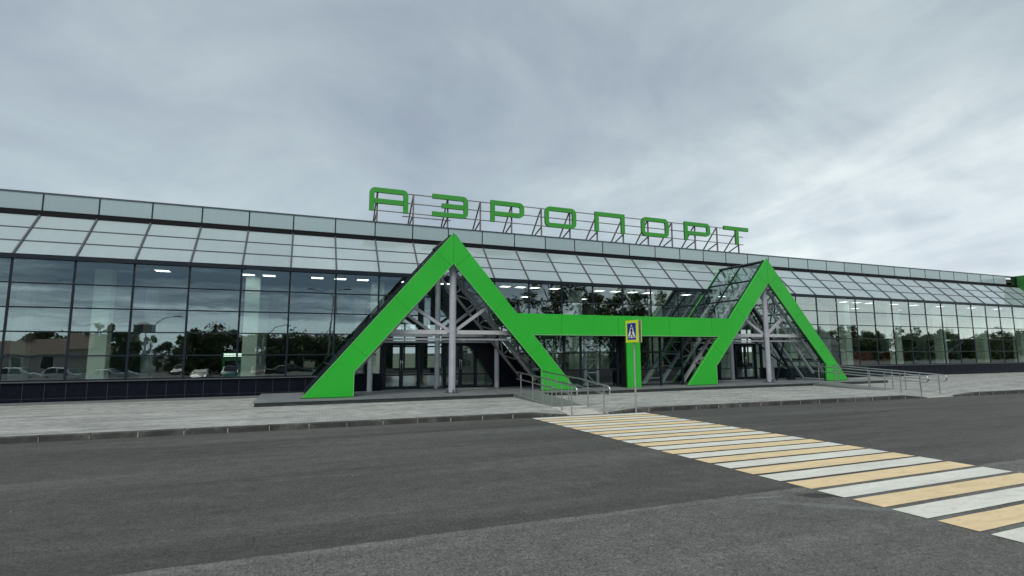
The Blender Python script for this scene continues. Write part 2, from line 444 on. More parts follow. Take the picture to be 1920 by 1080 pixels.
for (a, b) in RAMPS:
    q = MB(); ym = 17.2; yk = kerbY((a+b)/2) + .03
    q.hexa([(a,ym,-.02),(b,ym,-.02),(b,PL_Y-.034,-.02),(a,PL_Y-.034,-.02)], [(a,ym,.165),(b,ym,.165),(b,PL_Y-.034,FLOOR),(a,PL_Y-.034,FLOOR)], 0)
    q.hexa([(a,ym-.3,-.02),(b,ym-.3,-.02),(b,ym-.003,-.02),(a,ym-.003,-.02)], [(a,ym-.3,.145),(b,ym-.3,.145),(b,ym-.003,.168),(a,ym-.003,.168)], 0)
    q.hexa([(a-.12,yk,-.03),(b+.12,yk,-.03),(b+.06,ym-.303,-.03),(a-.06,ym-.303,-.03)], [(a-.12,yk,.014),(b+.12,yk,.014),(b+.06,ym-.303,.147),(a-.06,ym-.303,.147)], 1)
    struct(q.build('ramp', [M['ramp'], M['concrete']]), 'sloping ramp with a pale concrete landing at the kerb')

# crosswalk: alternate white and ochre bars
cw = MB()
lx = lambda y: 6.88 + (15.3-y)*.034
rx = lambda y: 11.0 + (15.0-y)*.034
y = 2.86; k = 0; random.seed(11)
y = 3.31 - .52*3; k = 1
while y < 15.25:
    near = max(0, min(1, (y-6)/3)); w = .418 - .045*near
    sl = -.040*near
    if y + w > 15.35: break
    x0, x1 = lx(y), rx(y)
    nseg = 14; vs = []
    for i in range(nseg+1):
        xx = x0 + (x1-x0)*i/nseg + random.uniform(-.01,.01)*(i in (0,nseg))
        yy = y + sl*(xx-x0)
        vs += [(xx + (lx(y)-lx(y+w))*0, yy + random.uniform(-.005,.005), .009), (xx - .034*w, yy + w + random.uniform(-.005,.005), .009)]
    cw.add(vs, [(2*i, 2*i+2, 2*i+3, 2*i+1) for i in range(nseg)], k % 2)
    y += .52 - .053*near; k += 1
struct(cw.build('crosswalk', [M['stripe_white'], M['stripe_yellow']]), 'zebra crossing of alternate white and ochre bars')

# ------------------------------------------------------------------ terminal building
T = empty('terminal_building', 'long glass airport terminal with sloped glazing under a pale parapet', 'building', (20, 33, .25))
TL = Vector((20, 33, .25))
def tpart(mb, name, mats, parent=None):
    o = mb.build(name, mats)
    o.parent = parent or T
    if parent is None: o.location = -TL
    return o
DOORS = [(3.62, 9.15), (21.6, 27.0)]      # doorway spans in x (no plinth there)
def in_door(x): return any(a <= x <= b for a, b in DOORS)
ROWS = [ZB + (ZJ-.1-ZB)*k/5 for k in range(6)]
sl = Vector((0, YS-D, ZS-ZJ)); sll = sl.length; sn = Vector((0, -sl.z, sl.y)).normalized(); su = sl.normalized()
random.seed(21)
xl, xr_ = BX(I0), BX(I1+1)
for i in range(I0, I1+1):
    a, b = BX(i), BX(i+1)
    lo_k = 0
    if any(max(a, p) < min(b, q) - .3 for p, q in DOORS): lo_k = 2
    # vertical glazing, five panes, each set very slightly out of true
    g = MB()
    for k in range(lo_k, 5):
        z0, z1 = ROWS[k]+.02, ROWS[k+1]-.02
        tx, tz = random.gauss(0,.0045), random.gauss(0,.0028)
        def P(x, y, z): return (x, D+.05+y + (x-(a+b)/2)*tx + (z-(z0+z1)/2)*tz, z)
        x_0, x_1 = a+.035, b-.035
        g.hexa([P(x_0,0,z0),P(x_1,0,z0),P(x_1,.012,z0),P(x_0,.012,z0)], [P(x_0,0,z1),P(x_1,0,z1),P(x_1,.012,z1),P(x_0,.012,z1)])
    w = tpart(g, 'window', M['glass'])
    fr = MB()
    fr.box(a-.037, a+.037, D+.03, D+.095, ROWS[lo_k], ZJ-.1)
    for k in range(lo_k, 5): fr.box(a+.037, b-.037, D+.034, D+.09, ROWS[k]-.026, ROWS[k]+.026)
    if i == I1: fr.box(b-.037, b+.037, D+.03, D+.095, ZB, ZJ-.1)
    tpart(fr, 'window_frame', M['mullion'], w)
    # sloped glazing
    g = MB()
    for k in range(3):
        t0, t1 = .06 + (sll-.06)*k/3 + .015, .06 + (sll-.06)*(k+1)/3 - .015
        q = []
        for off in (0, -.02):
            for (x, t) in ((a+.03,t0),(b-.03,t0),(b-.03,t1),(a+.03,t1)):
                p = Vector((x, D, ZJ)) + su*t + sn*off; q.append(p)
        g.add(q, [(0,1,2,3),(7,6,5,4),(0,4,5,1),(1,5,6,2),(2,6,7,3),(3,7,4,0)])
    w = tpart(g, 'skylight', M['milk'])
    fr = MB()
    p0 = Vector((a, D, ZJ)) + sn*.01; p1 = p0 + su*sll
    fr.bar(p0, p1, .06, .09, up=sn)
    for k in (1, 2):
        t = .06 + (sll-.06)*k/3
        fr.bar(Vector((a+.03, D, ZJ)) + su*t, Vector((b-.03, D, ZJ)) + su*t, .045, .05, up=sn)
    tpart(fr, 'skylight_frame', M['mullion2'], w)
    # parapet
    if b < 60.7:
        g = MB(); g.box(a+.025, b-.025, YP, YP+.06, ZP0-.02, ZP1-.045)
        w = tpart(g, 'parapet_panel', M['parapet'])
        fr = MB(); fr.box(a-.025, a+.025, YP-.012, YP+.07, ZP0-.02, ZP1-.045)
        tpart(fr, 'panel_frame', M['mullion'], w)
e = MB(); e.box(xl, xr_, D-.06, D+.2, ZJ-.1, ZJ+.035); e.box(xl, xr_, D-.04, D+.02, ZJ+.035, ZJ+.075)
tpart(e, 'eave_beam', M['mullion'])
e = MB(); e.box(xl, xr_, YS-.01, YS+.4, ZS-.01, ZS+.10); e.box(xl, xr_, YP-.06, YP+.3, ZS+.103, ZP0-.08); e.box(xl, xr_, YP-.03, YP+.08, ZP0-.08, ZP0-.02)
tpart(e, 'gutter_fascia', M['black'])
e = MB(); e.box(xl, 60.75, YP-.03, YP+.35, ZP1-.045, ZP1+.01)
tpart(e, 'parapet_cap', M['mullion2'])
# plinth tiles
e = MB(); segs = [(xl, DOORS[0][0]), (DOORS[0][1], DOORS[1][0]), (DOORS[1][1], xr_)]
for a, b in segs:
    e.box(a, b, D-.02, D+.25, -.1, ZB-.075)
    n = max(1, round((b-a)/.64))
    for j in range(n+1):
        xx = a + (b-a)*j/n
        if a < xx < b: e.box(xx-.007, xx+.007, D-.023, D+.01, .1, ZB-.08, 1)
    e.box(a, b, D-.0235, D+.01, .405, .415, 1)
tpart(e, 'plinth', [M['plinth'], M['joint']])
e = MB()
for a, b in segs: e.box(a, b, D-.09, D+.2, ZB-.072, ZB-.03)
tpart(e, 'window_sill', M['mullion2'])
# inside
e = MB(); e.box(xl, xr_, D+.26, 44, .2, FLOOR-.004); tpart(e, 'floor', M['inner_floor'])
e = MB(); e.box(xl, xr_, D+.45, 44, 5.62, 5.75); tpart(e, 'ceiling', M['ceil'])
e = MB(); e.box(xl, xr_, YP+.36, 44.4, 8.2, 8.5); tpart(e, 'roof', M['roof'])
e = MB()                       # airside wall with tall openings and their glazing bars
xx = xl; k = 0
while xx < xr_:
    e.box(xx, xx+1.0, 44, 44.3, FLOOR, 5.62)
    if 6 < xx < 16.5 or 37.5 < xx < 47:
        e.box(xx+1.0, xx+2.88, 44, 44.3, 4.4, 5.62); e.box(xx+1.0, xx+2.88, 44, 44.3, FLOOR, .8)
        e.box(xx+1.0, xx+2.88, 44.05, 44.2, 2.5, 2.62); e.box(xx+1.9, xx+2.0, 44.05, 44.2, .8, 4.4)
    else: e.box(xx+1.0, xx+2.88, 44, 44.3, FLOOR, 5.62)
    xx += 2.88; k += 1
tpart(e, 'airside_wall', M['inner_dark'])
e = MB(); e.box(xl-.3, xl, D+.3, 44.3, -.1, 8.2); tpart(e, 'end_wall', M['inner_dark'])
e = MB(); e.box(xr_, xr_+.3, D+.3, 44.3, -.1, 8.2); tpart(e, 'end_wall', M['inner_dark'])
k = 0
for i in range(-2, 15):
    cx = -7.70 + 5.68*i
    if cx < xl+.5 or cx > xr_-.5: continue
    if abs(cx-9.34) < .1: continue
    e = MB(); e.box(cx-.30, cx+.30, 26.9, 27.5, FLOOR, 5.62); tpart(e, 'column', M['white_wall'])
    e = MB(); e.box(cx-.30, cx+.30, 35, 35.6, FLOOR, 5.62); tpart(e, 'column', M['white_wall'])
lamp = None
lx_ = [-5.5, -2.2, -1.33, .75, 1.79, 2.84, 5.0, 7.0, 9.4, 10.3, 11.2, 12.05, 13.3, 16.2, 17.3, 18.5, 19.6, 22.5, 25.4, 28.0, 36.8, 38.2, 39.6, 42.4, 44.8, 48.0, 52.3, 56]
spots = [(x, 26.4) for x in lx_] + [(13.5+4.2*i, 31) for i in range(2)] + [(38+5.4*i, 30.2) for i in range(4)]
for (x, y) in spots:
    if lamp is None:
        e = MB(); e.box(-.26, .26, -.26, .26, -.03, 0); lamp = e.build('ceiling_light', M['light']); o = lamp
        fm = MB(); fm.box(-.3,.3,-.3,-.261,-.035,0); fm.box(-.3,.3,.261,.3,-.035,0); fm.box(-.3,-.261,-.261,.261,-.035,0); fm.box(.261,.3,-.261,.261,-.035,0)
        fm.build('lamp_frame', M['white'], lamp)
    else: o = copy_tree(lamp)
    o.parent = T; o.location = Vector((x, y, 5.617)) - TL
# inner partitions seen through the glass
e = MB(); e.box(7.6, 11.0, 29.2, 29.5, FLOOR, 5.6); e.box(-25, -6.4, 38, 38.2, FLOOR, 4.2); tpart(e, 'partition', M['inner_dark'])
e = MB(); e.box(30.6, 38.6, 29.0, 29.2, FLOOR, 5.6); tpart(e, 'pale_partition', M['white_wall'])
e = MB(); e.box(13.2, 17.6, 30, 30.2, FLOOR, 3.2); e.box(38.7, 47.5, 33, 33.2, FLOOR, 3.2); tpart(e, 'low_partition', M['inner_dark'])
# doors, two double doors in the first entrance and two in the second
def door_leaf(x0, x1, y, z0, z1, handle_left):
    g = MB(); g.box(x0+.09, x1-.09, y+.02, y+.035, z0+.14, z1-.1)
    o = tpart(g, 'door', M['clear'])
    f_ = MB(); f_.box(x0, x0+.09, y, y+.06, z0, z1); f_.box(x1-.09, x1, y, y+.06, z0, z1)
    f_.box(x0+.09, x1-.09, y, y+.06, z0, z0+.14); f_.box(x0+.09, x1-.09, y, y+.06, z1-.1, z1); f_.box(x0+.09, x1-.09, y+.005, y+.055, z0+.62, z0+.68)
    tpart(f_, 'door_frame', M['mullion'], o)
    h = MB(); hx = x0+.045 if handle_left else x1-.045
    h.tube([(hx, y-.004, z0+.85), (hx, y-.06, z0+.88), (hx, y-.06, z0+1.32), (hx, y-.004, z0+1.35)], .014, 8)
    tpart(h, 'door_handle', M['stainless'], o)
for (a, b, leaves) in ((3.62, 9.15, [(3.75, 4.55), (4.55, 5.38), (6.62, 7.42), (7.42, 8.2)]), (21.6, 27.0, [(22.0, 22.8), (22.8, 23.6), (24.9, 25.7), (25.7, 26.5)])):
    zt = FLOOR + 2.12
    for n, (p, q) in enumerate(leaves): door_leaf(p, q, D+.04, FLOOR+.002, zt, n % 2 == 1)
    e = MB(); xs_ = [a] + [v for p, q in ((leaves[0][0], leaves[1][1]), (leaves[2][0], leaves[3][1])) for v in (p, q)] + [b]
    for v in xs_: e.box(v-.055, v+.055, D-.02, D+.12, FLOOR, ROWS[2]-.03)
    e.box(a, b, D-.01, D+.11, zt, zt+.09)
    for p, q in ((xs_[0], xs_[1]), (xs_[2], xs_[3]), (xs_[4], xs_[5])):
        e.box(p+.055, q-.055, D, D+.1, FLOOR, FLOOR+.06); e.box(p+.055, q-.055, D, D+.1, FLOOR+.62, FLOOR+.67); e.box(p+.055, q-.055, D, D+.1, FLOOR+1.55, FLOOR+1.6)
    o_ = MB()
    for p, q in ((xs_[0], xs_[1]), (xs_[2], xs_[3]), (xs_[4], xs_[5])): o_.box(p+.055, q-.055, D+.05, D+.062, FLOOR+.06, zt)
    o_.box(a, b, D+.05, D+.062, zt+.09, ROWS[2]-.02)
    w = tpart(o_, 'entrance_glazing', M['clear']); tpart(e, 'entrance_frame', M['mullion'], w)
# green end block at the far end of the parapet
e = MB(); e.box(60.78, 66, 24.2, YP+.4, 7.10, 8.79); e.box(60.72, 60.775, YP-.05, YP+.1, 7.95, 8.75, 1)
tpart(e, 'green_end_block', [M['sign_green_dark'], M['mullion']])

# things standing inside the hall
k_ = empty('information_kiosk', 'green kiosk with a lit white header inside the glass hall', 'kiosk', (-2.75, 27.9, FLOOR))
e = MB(); e.box(-.4,.4,-.35,.35,0,1.5); e.build('body', M['kgreen'], k_)
e = MB(); e.box(-.42,.42,-.37,.37,1.5,1.56); e.box(-.42,.42,-.37,.37,1.68,1.74); e.box(-.36,.36,-.32,.32,1.56,1.68,1); e.build('header', [M['kgreen'], M['screen']], k_)
e = MB(); e.box(-.3,.3,-.36,-.352,.85,1.35); e.build('notice_panel', M['black'], k_)
for n, (cx, wd, lb_) in enumerate(((43.0, 2.6, 'long red service counter inside the hall beside a pale column'), (47.4, 1.9, 'shorter red service counter inside the hall before the stairs'))):
    k_ = empty('service_counter', lb_, 'counter', (cx, 30.0, FLOOR), 'red counters in the hall')
    e = MB(); e.box(-wd/2,wd/2,-.35,.35,.1,1.55); e.box(-wd/2+.06,wd/2-.06,-.3,.3,0,.1); e.build('front_panel', M['red'], k_)
    e = MB(); e.box(-wd/2-.05,wd/2+.05,-.42,.42,1.553,1.60); e.build('counter_top', M['mullion2'], k_)
st = empty('staircase', 'pale steel staircase with railing rising inside the hall', 'staircase', (50.3, 29.5, FLOOR))
e = MB()
for n in range(14): e.box(n*.42, n*.42+.46, 0, 1.8, .17*n+.12, .17*n+.17)
e.build('tread', M['steel_lt'], st)
for yy in (-.06, 1.82):
    e = MB(); e.bar((0, yy, .02), (6.2, yy, 2.53), .05, .25); e.build('stringer', M['steel'], st)
    e = MB(); e.bar((0, yy, 1.05), (6.2, yy, 3.5), .04, .05)
    for n in range(0, 15, 2): e.bar((n*.42, yy, .17*n+.05), (n*.42, yy, .17*n+1.05), .03, .03, up=(0,1,0))
    e.build('railing', M['stainless'], st)

# ------------------------------------------------------------------ green entrance portal
FY = 21.5
G = empty('entrance_portal', 'bright green zigzag portal of two triangles joined by a beam', 'entrance portal', (15, 22, FLOOR))
GL = Vector((15, 22, FLOOR))
def gpart(mb, name, mats, parent=None):
    o = mb.build(name, mats); o.parent = parent or G
    if parent is None: o.location = -GL
    return o
A1, A2 = 6.035, 24.04
def tri(cx): return dict(ax=(cx, 7.17), ix=(cx, 5.83), lo=(cx-5.83, FLOOR+.004), li=(cx-3.95, FLOOR+.004), lk=(cx-3.97, 1.29), ro=(cx+5.83, FLOOR+.004), ri=(cx+4.09, FLOOR+.004), rk=(cx+4.09, 1.30))
t1, t2 = tri(A1), tri(A2)
ZB0, ZB1 = 2.845, 3.77
m_ = (7.17-FLOOR)/5.83
def outx(t, z, side): return t['ax'][0] + side*(7.17-z)/m_
def side_poly(t, s, beam):
    # one leg of a triangle as a convex quad chain: outer edge, inner edge
    pass
gf = MB(); gk = MB()
def quad(pts):
    gf.prism(pts, FY, FY+.11)
    mx = sum(p[0] for p in pts)/len(pts); mz = sum(p[1] for p in pts)/len(pts)
    gk.prism([(mx+(x-mx)*.95, mz+(z-mz)*.985) for x, z in pts], FY+.112, FY+.22)
for t in (t1, t2):
    # left leg (apex -> foot), right leg; foot pieces below the knees
    cx = t['ax'][0]
    quad([t['lk'], (t['ix'][0], t['ix'][1]), t['ax'], (outx(t, t['lk'][1], -1), t['lk'][1])])
    quad([t['li'], t['lk'], (outx(t, t['lk'][1], -1), t['lk'][1]), t['lo']])
    quad([t['ix'], t['rk'], (outx(t, t['rk'][1], 1), t['rk'][1]), t['ax']])
    quad([t['ri'], t['ro'], (outx(t, t['rk'][1], 1), t['rk'][1]), t['rk']])
quad([(outx(t1, ZB0, 1), ZB0), (outx(t2, ZB0, -1), ZB0), (outx(t2, ZB1, -1), ZB1), (outx(t1, ZB1, 1), ZB1)])
frame = gpart(gf, 'green_frame', M['green']); gpart(gk, 'frame_backing', M['mullion'], frame)
def seamline(p, q):
    sm = MB(); sm.bar((p[0], FY-.001, p[1]), (q[0], FY-.001, q[1]), .013, .006, up=(0,1,0)); gpart(sm, 'panel_seam', M['seam'], frame)
for t in (t1, t2):
    cx = t['ax'][0]
    seamline(t['ix'], t['ax'])
    for s in (-1, 1):
        for k in (.13, .42, .70):
            zc = 7.17 - k*6.8
            xo = cx + s*(7.17-zc)/m_
            nx, nz = -s*.76, -.65
            seamline((xo, zc), (xo + nx*1.02, zc + nz*1.02))
for x in (11.15, 14.2, 17.2, 19.9): seamline((x, ZB0), (x, ZB1))
tr = MB()     # pale edge trim under the beam and at the feet
tr.box(outx(t1, ZB0, 1)+.02, outx(t2, ZB0, -1)-.02, FY-.012, FY+.46, ZB0-.035, ZB0-.003)
for t in (t1, t2):
    for k, s in (('li', -1), ('ri', 1)): tr.box(t[k][0]-.014, t[k][0]+.014, FY-.006, FY-.001, FLOOR+.01, 1.28)
for t in (t1, t2):
    for p, q in ((t['ix'], t['lk']), (t['ix'], t['rk'])): tr.bar((p[0], FY-.002, p[1]), (q[0], FY-.002, q[1]), .022, .012, up=(0,1,0))
    for s in (-1, 1):
        z1_ = ZB0 if (t is t1) == (s == 1) else 7.1
        tr.bar((outx(t, z1_, s)-s*.02, FY-.002, z1_), (outx(t, FLOOR+.02, s)-s*.02, FY-.002, FLOOR+.02), .02, .012, up=(0,1,0))
gpart(tr, 'edge_trim', M['trim_green'], frame)
e = MB(); e.box(14.68, 15.45, FY+.05, FY+.5, FLOOR+.003, ZB0-.04); e.box(14.59, 14.675, FY+.12, FY+.5, FLOOR+.003, ZB0-.04, 1)
e.box(15.2, 15.206, FY+.046, FY+.052, FLOOR+.01, ZB0-.04, 2)
gpart(e, 'middle_post', [M['green'], M['black'], M['seam']])

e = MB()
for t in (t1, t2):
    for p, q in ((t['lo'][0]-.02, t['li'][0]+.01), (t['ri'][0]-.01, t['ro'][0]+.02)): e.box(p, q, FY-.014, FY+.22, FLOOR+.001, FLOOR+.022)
gpart(e, 'foot_shade_strip', M['black'], frame)  # black strip added as contact shade under the green feet
# glazed prisms
TOPZ = 7.10
for ci, t in enumerate((t1, t2)):
    cx = t['ax'][0]
    for s in (-1, 1):
        g = MB(); fr = MB()
        # slope direction from ridge to eaves in xz, offset slightly inside
        p_top = Vector((cx + s*.03, 0, TOPZ-.08)); p_bot = Vector((cx + s*5.66, 0, FLOOR+.1)); dd = (p_bot-p_top); ln = dd.length; dd.normalize()
        nn = Vector((s*dd.z*-1*s, 0, 0)); nrm = Vector((-dd.z*s, 0, dd.x*s)) if False else Vector((s*m_, 0, 1)).normalized()
        ys = [FY+.23, FY+.23+1.62, D-.02]
        nz = 6
        for j in range(nz):
            for q in range(2):
                a0, a1 = ln*j/nz+.02, ln*(j+1)/nz-.02
                pts = []
                for off in (0, -.015):
                    for (t_, yy) in ((a0, ys[q]+.02), (a0, ys[q+1]-.02), (a1, ys[q+1]-.02), (a1, ys[q]+.02)):
                        p = p_top + dd*t_ + nrm*off; pts.append((p.x, yy, p.z))
                if (s == 1 and ci == 0 or s == -1 and ci == 1) and j >= 3:
                    continue
                g.add(pts, [(0,1,2,3),(7,6,5,4),(0,4,5,1),(1,5,6,2),(2,6,7,3),(3,7,4,0)])
        w = gpart(g, 'side_glazing', M['clear'])
        jm = nz if not (s == 1 and ci == 0 or s == -1 and ci == 1) else 3
        for j in range(jm+1):
            p = p_top + dd*(ln*j/nz)
            fr.bar((p.x, ys[0], p.z), (p.x, ys[2], p.z), .06, .07, up=nrm)
        for yy in (ys[0]+.03, ys[1], ys[2]-.03):
            q = p_top + dd*(ln*jm/nz)
            fr.bar((p_top.x, yy, p_top.z), (q.x, yy, q.z), .055, .08, up=nrm)
        gpart(fr, 'glazing_bar', M['mullion'], w)
    e = MB(); e.bar((cx, FY+.225, TOPZ-.03), (cx, D+.05, TOPZ-.03), .2, .06); gpart(e, 'ridge_cap', M['mullion2'])
    e = MB()
    for s in (-1, 1):
        e.bar((cx, D+.0, TOPZ-.06), (cx + s*5.60, D+.0, FLOOR+.12), .09, .13, up=(0,1,0))
    gpart(e, 'rear_trim', M['green'])
    # steelwork
    for yc, z1, rr in ((21.93, 5.95, .148 if ci == 0 else .128), (24.55, 5.6, .122 if ci == 0 else .11)):
        e = MB(); e.tube([(cx+.1, yc, FLOOR+.02), (cx+.1, yc, z1)], rr, 24)
        e.tube([(cx+.1, yc, z1-.35), (cx+.1, yc, z1-.32)], rr+.012, 24); c_ = gpart(e, 'round_column', M['steel'])
        e = MB(); e.box(cx+.1-.24, cx+.1+.24, yc-.24, yc+.24, FLOOR+.001, FLOOR+.03)
        for ax, ay in ((1,0),(-1,0),(0,1),(0,-1)):
            e.bar((cx+.1+ax*.2, yc+ay*.2, FLOOR+.03), (cx+.1+ax*.2, yc+ay*.2, FLOOR+.15), .05, .05, up=(0,1,0))
        gpart(e, 'base_plate', M['mullion2'], c_)
    for yc, sz in ((22.05, .13), (24.6, .11)):
        inx = lambda z, off=.55: (7.17-off*1.3-z)/m_
        e = MB(); zc = 2.92 if yc < 23 else 2.86
        e.box(cx-inx(zc), cx-.12, yc-sz/2, yc+sz/2, zc-sz*.65, zc+sz*.65); e.box(cx+.3, cx+inx(zc), yc-sz/2, yc+sz/2, zc-sz*.65, zc+sz*.65)
        e.box(cx-inx(zc-.25)+.1, cx+inx(zc-.25)-.1, yc+.12, yc+.18, zc-.34, zc-.26)
        gpart(e, 'cross_beam', M['steel_lt'])
        for s in (-1, 1):
            e = MB(); e.bar((cx+.1+s*.17, yc, zc+.08), (cx+s*inx(4.2), yc, 4.2), .13, .13, up=(0,1,0)); gpart(e, 'brace', M['steel'])
    # raking lattice girders under both slopes
    for s in (-1, 1):
        for yc in (22.5, 24.2):
            e = MB()
            def P2(t_, off):
                p = Vector((cx + s*.1, 0, TOPZ-.2)) + dd_*t_ - nr_*off; return (p.x, yc, max(p.z, FLOOR+.01))
            dd_ = Vector((s/m_, 0, -1)).normalized(); nr_ = Vector((s*m_, 0, 1)).normalized()
            tl = 8.7
            e.bar(P2(.3,.2), P2(tl-.3,.2), .12, .16, up=(0,1,0)); e.bar(P2(1.1,.85), P2(tl-1.35,.85), .11, .11, up=(0,1,0))
            nb = 7
            for j in range(nb):
                ta, tb = 1.1 + j*.95, 1.1 + (j+1)*.95
                if tb > tl-1.2: break
                e.bar(P2(ta,.2), P2(ta,.85), .06, .06, up=(0,1,0))
                e.bar(P2(ta,.85) if j % 2 else P2(ta,.2), P2(tb,.2) if j % 2 else P2(tb,.85), .06, .06, up=(0,1,0))
            gpart(e, 'lattice_girder', M['steel_dk'] if ci == 0 else M['steel_lt'])
        for t_ in (1.6, 3.4, 5.2, 7.0):
            e = MB()
            p = Vector((cx + s*.1, 0, TOPZ-.2)) + dd_*t_ - nr_*.2
            e.bar((p.x, FY+.5, p.z), (p.x, D-.1, p.z), .08, .1); gpart(e, 'purlin', M['steel_dk'])
        for p, q, w_ in (((cx+s*1.0, 22.0, 5.6), (cx+s*3.2, 24.6, 2.9), .07), ((cx+s*3.2, 22.0, 2.95), (cx+s*1.0, 24.6, 5.6), .06)):
            e = MB(); e.bar(p, q, w_, w_); gpart(e, 'tie_rod', M['steel'])
        e = MB(); xx = cx + s*3.0
        e.tube([(xx, 24.3, FLOOR+.005), (xx, 24.3, 2.6)], .12, 14); gpart(e, 'prop', M['steel'])
for cx, s in ((A1, 1), (A2, -1)):
    zt_ = 5.4 if s > 0 else 3.5
    e = MB(); pts = [(cx+s*(7.0-off-z)/m_, z) for off, z in ((.35, zt_), (.35, FLOOR+.01), (2.9, FLOOR+.01), (2.3, min(3.3, zt_-.3)))]
    e.prism(pts if s < 0 else pts[::-1], D-.16, D-.1); gpart(e, 'dark_cladding', M['black'])
# porch between the two triangles, glazed under the beam
xa, xb = 11.55, 18.55
ygl = 22.15
g = MB()
vx = [11.62, 12.5, 14.55, 15.5, 17.1, 18.45]
zr = [FLOOR+.08, 1.22, 2.05, ZB0+.3]
for p, q in zip(vx, vx[1:]):
    for z0, z1 in zip(zr, zr[1:]): g.box(p+.04, q-.04, ygl+.02, ygl+.034, z0+.03, z1-.03)
w = gpart(g, 'porch_glazing', M['clear'])
fr = MB()
for v in vx: fr.box(v-.045, v+.045, ygl-.03, ygl+.09, FLOOR+.004, ZB0+.3)
for z in zr[:3]: fr.box(vx[0], vx[-1], ygl-.02, ygl+.08, z-.03, z+.03)
gpart(fr, 'porch_frame', M['mullion'], w)
for p, q, z0 in ((9.85, 11.62, 0), (18.45, 20.25, 0)):
    e = MB()
    if p < 12: pts = [(9.9, ZB0+.3), (11.55, .45), (11.62, .45), (11.62, ZB0+.3)]
    else: pts = [(18.45, ZB0+.3), (18.45, .45), (18.52, .45), (20.2, ZB0+.3)]
    e.prism(pts[::-1], ygl+.02, ygl+.034); gpart(e, 'porch_glazing', M['clear'])
e = MB()
e.add([(outx(t1, ZB1-.12, 1)+.05, FY+.46, ZB1-.12), (outx(t2, ZB1-.12, -1)-.05, FY+.46, ZB1-.12), (outx(t2, ZB1-.12, -1)-.05, D-.04, ZB1-.12), (outx(t1, ZB1-.12, 1)+.05, D-.04, ZB1-.12),
       (outx(t1, ZB1-.32, 1)+.05, FY+.46, ZB1-.32), (outx(t2, ZB1-.32, -1)-.05, FY+.46, ZB1-.32), (outx(t2, ZB1-.32, -1)-.05, D-.04, ZB1-.32), (outx(t1, ZB1-.32, 1)+.05, D-.04, ZB1-.32)],
      [(0,1,2,3),(7,6,5,4),(0,4,5,1),(1,5,6,2),(2,6,7,3),(3,7,4,0)])
gpart(e, 'porch_roof', M['steel_dk'])
# lattice tower and raking struts behind the porch glass
e = MB()
for xx in (13.05, 13.75):
    e.bar((xx, 22.75, FLOOR+.004), (xx, 22.75, 3.4), .11, .11, up=(0,1,0))
zz = [.4, 1.05, 1.7, 2.35, 3.0]
for n in range(4):
    e.bar((13.05, 22.75, zz[n+1]), (13.75, 22.75, zz[n+1]), .06, .06, up=(0,1,0))
    a_, b_ = (13.05, 13.75) if n % 2 else (13.75, 13.05)
    e.bar((a_, 22.75, zz[n]), (b_, 22.75, zz[n+1]), .05, .05, up=(0,1,0))
gpart(e, 'lattice_tower', M['steel'])
e = MB()
e.bar((16.6, 23.0, FLOOR+.01), (19.0, 23.0, 3.4), .16, .16, up=(0,1,0)); e.bar((17.7, 23.0, FLOOR+.01), (20.1, 23.0, 3.4), .13, .13, up=(0,1,0))
for n in range(4):
    z = .7+n*.62; xx = 16.6+(z-.36)*.79
    e.bar((xx, 23.0, z), (xx+1.1, 23.0, z), .06, .06, up=(0,1,0)); e.bar((xx+1.1, 23.0, z), (xx+.5, 23.0, z+.62), .05, .05, up=(0,1,0))
gpart(e, 'raking_truss', M['steel'])
# black footing box where the right hand struts meet the platform, and struts
e = MB(); e.box(27.05, 27.5, 23.0, 23.4, FLOOR+.2, FLOOR+.65); e.bar((27.2, 23.2, FLOOR+.6), (24.4, 23.6, 5.4), .12, .12, up=(0,1,0)); e.bar((27.2, 23.2, FLOOR+.62), (24.2, 23.4, 3.0), .07, .07, up=(0,1,0))
e.bar((25.9, 23.0, FLOOR+.01), (26.7, 23.0, 2.8), .06, .06, up=(0,1,0)); e.box(27.1, 27.45, 23.05, 23.35, FLOOR+.002, FLOOR+.2)
gpart(e, 'strut', M['mullion'])
# black side walls beside the doors
for x0, x1 in ((2.3, 3.55), (9.2, 10.6)):
    e = MB(); e.box(x0, x1, D-.45, D-.03, FLOOR+.003, 1.12); gpart(e, 'black_low_wall', M['plinth'])

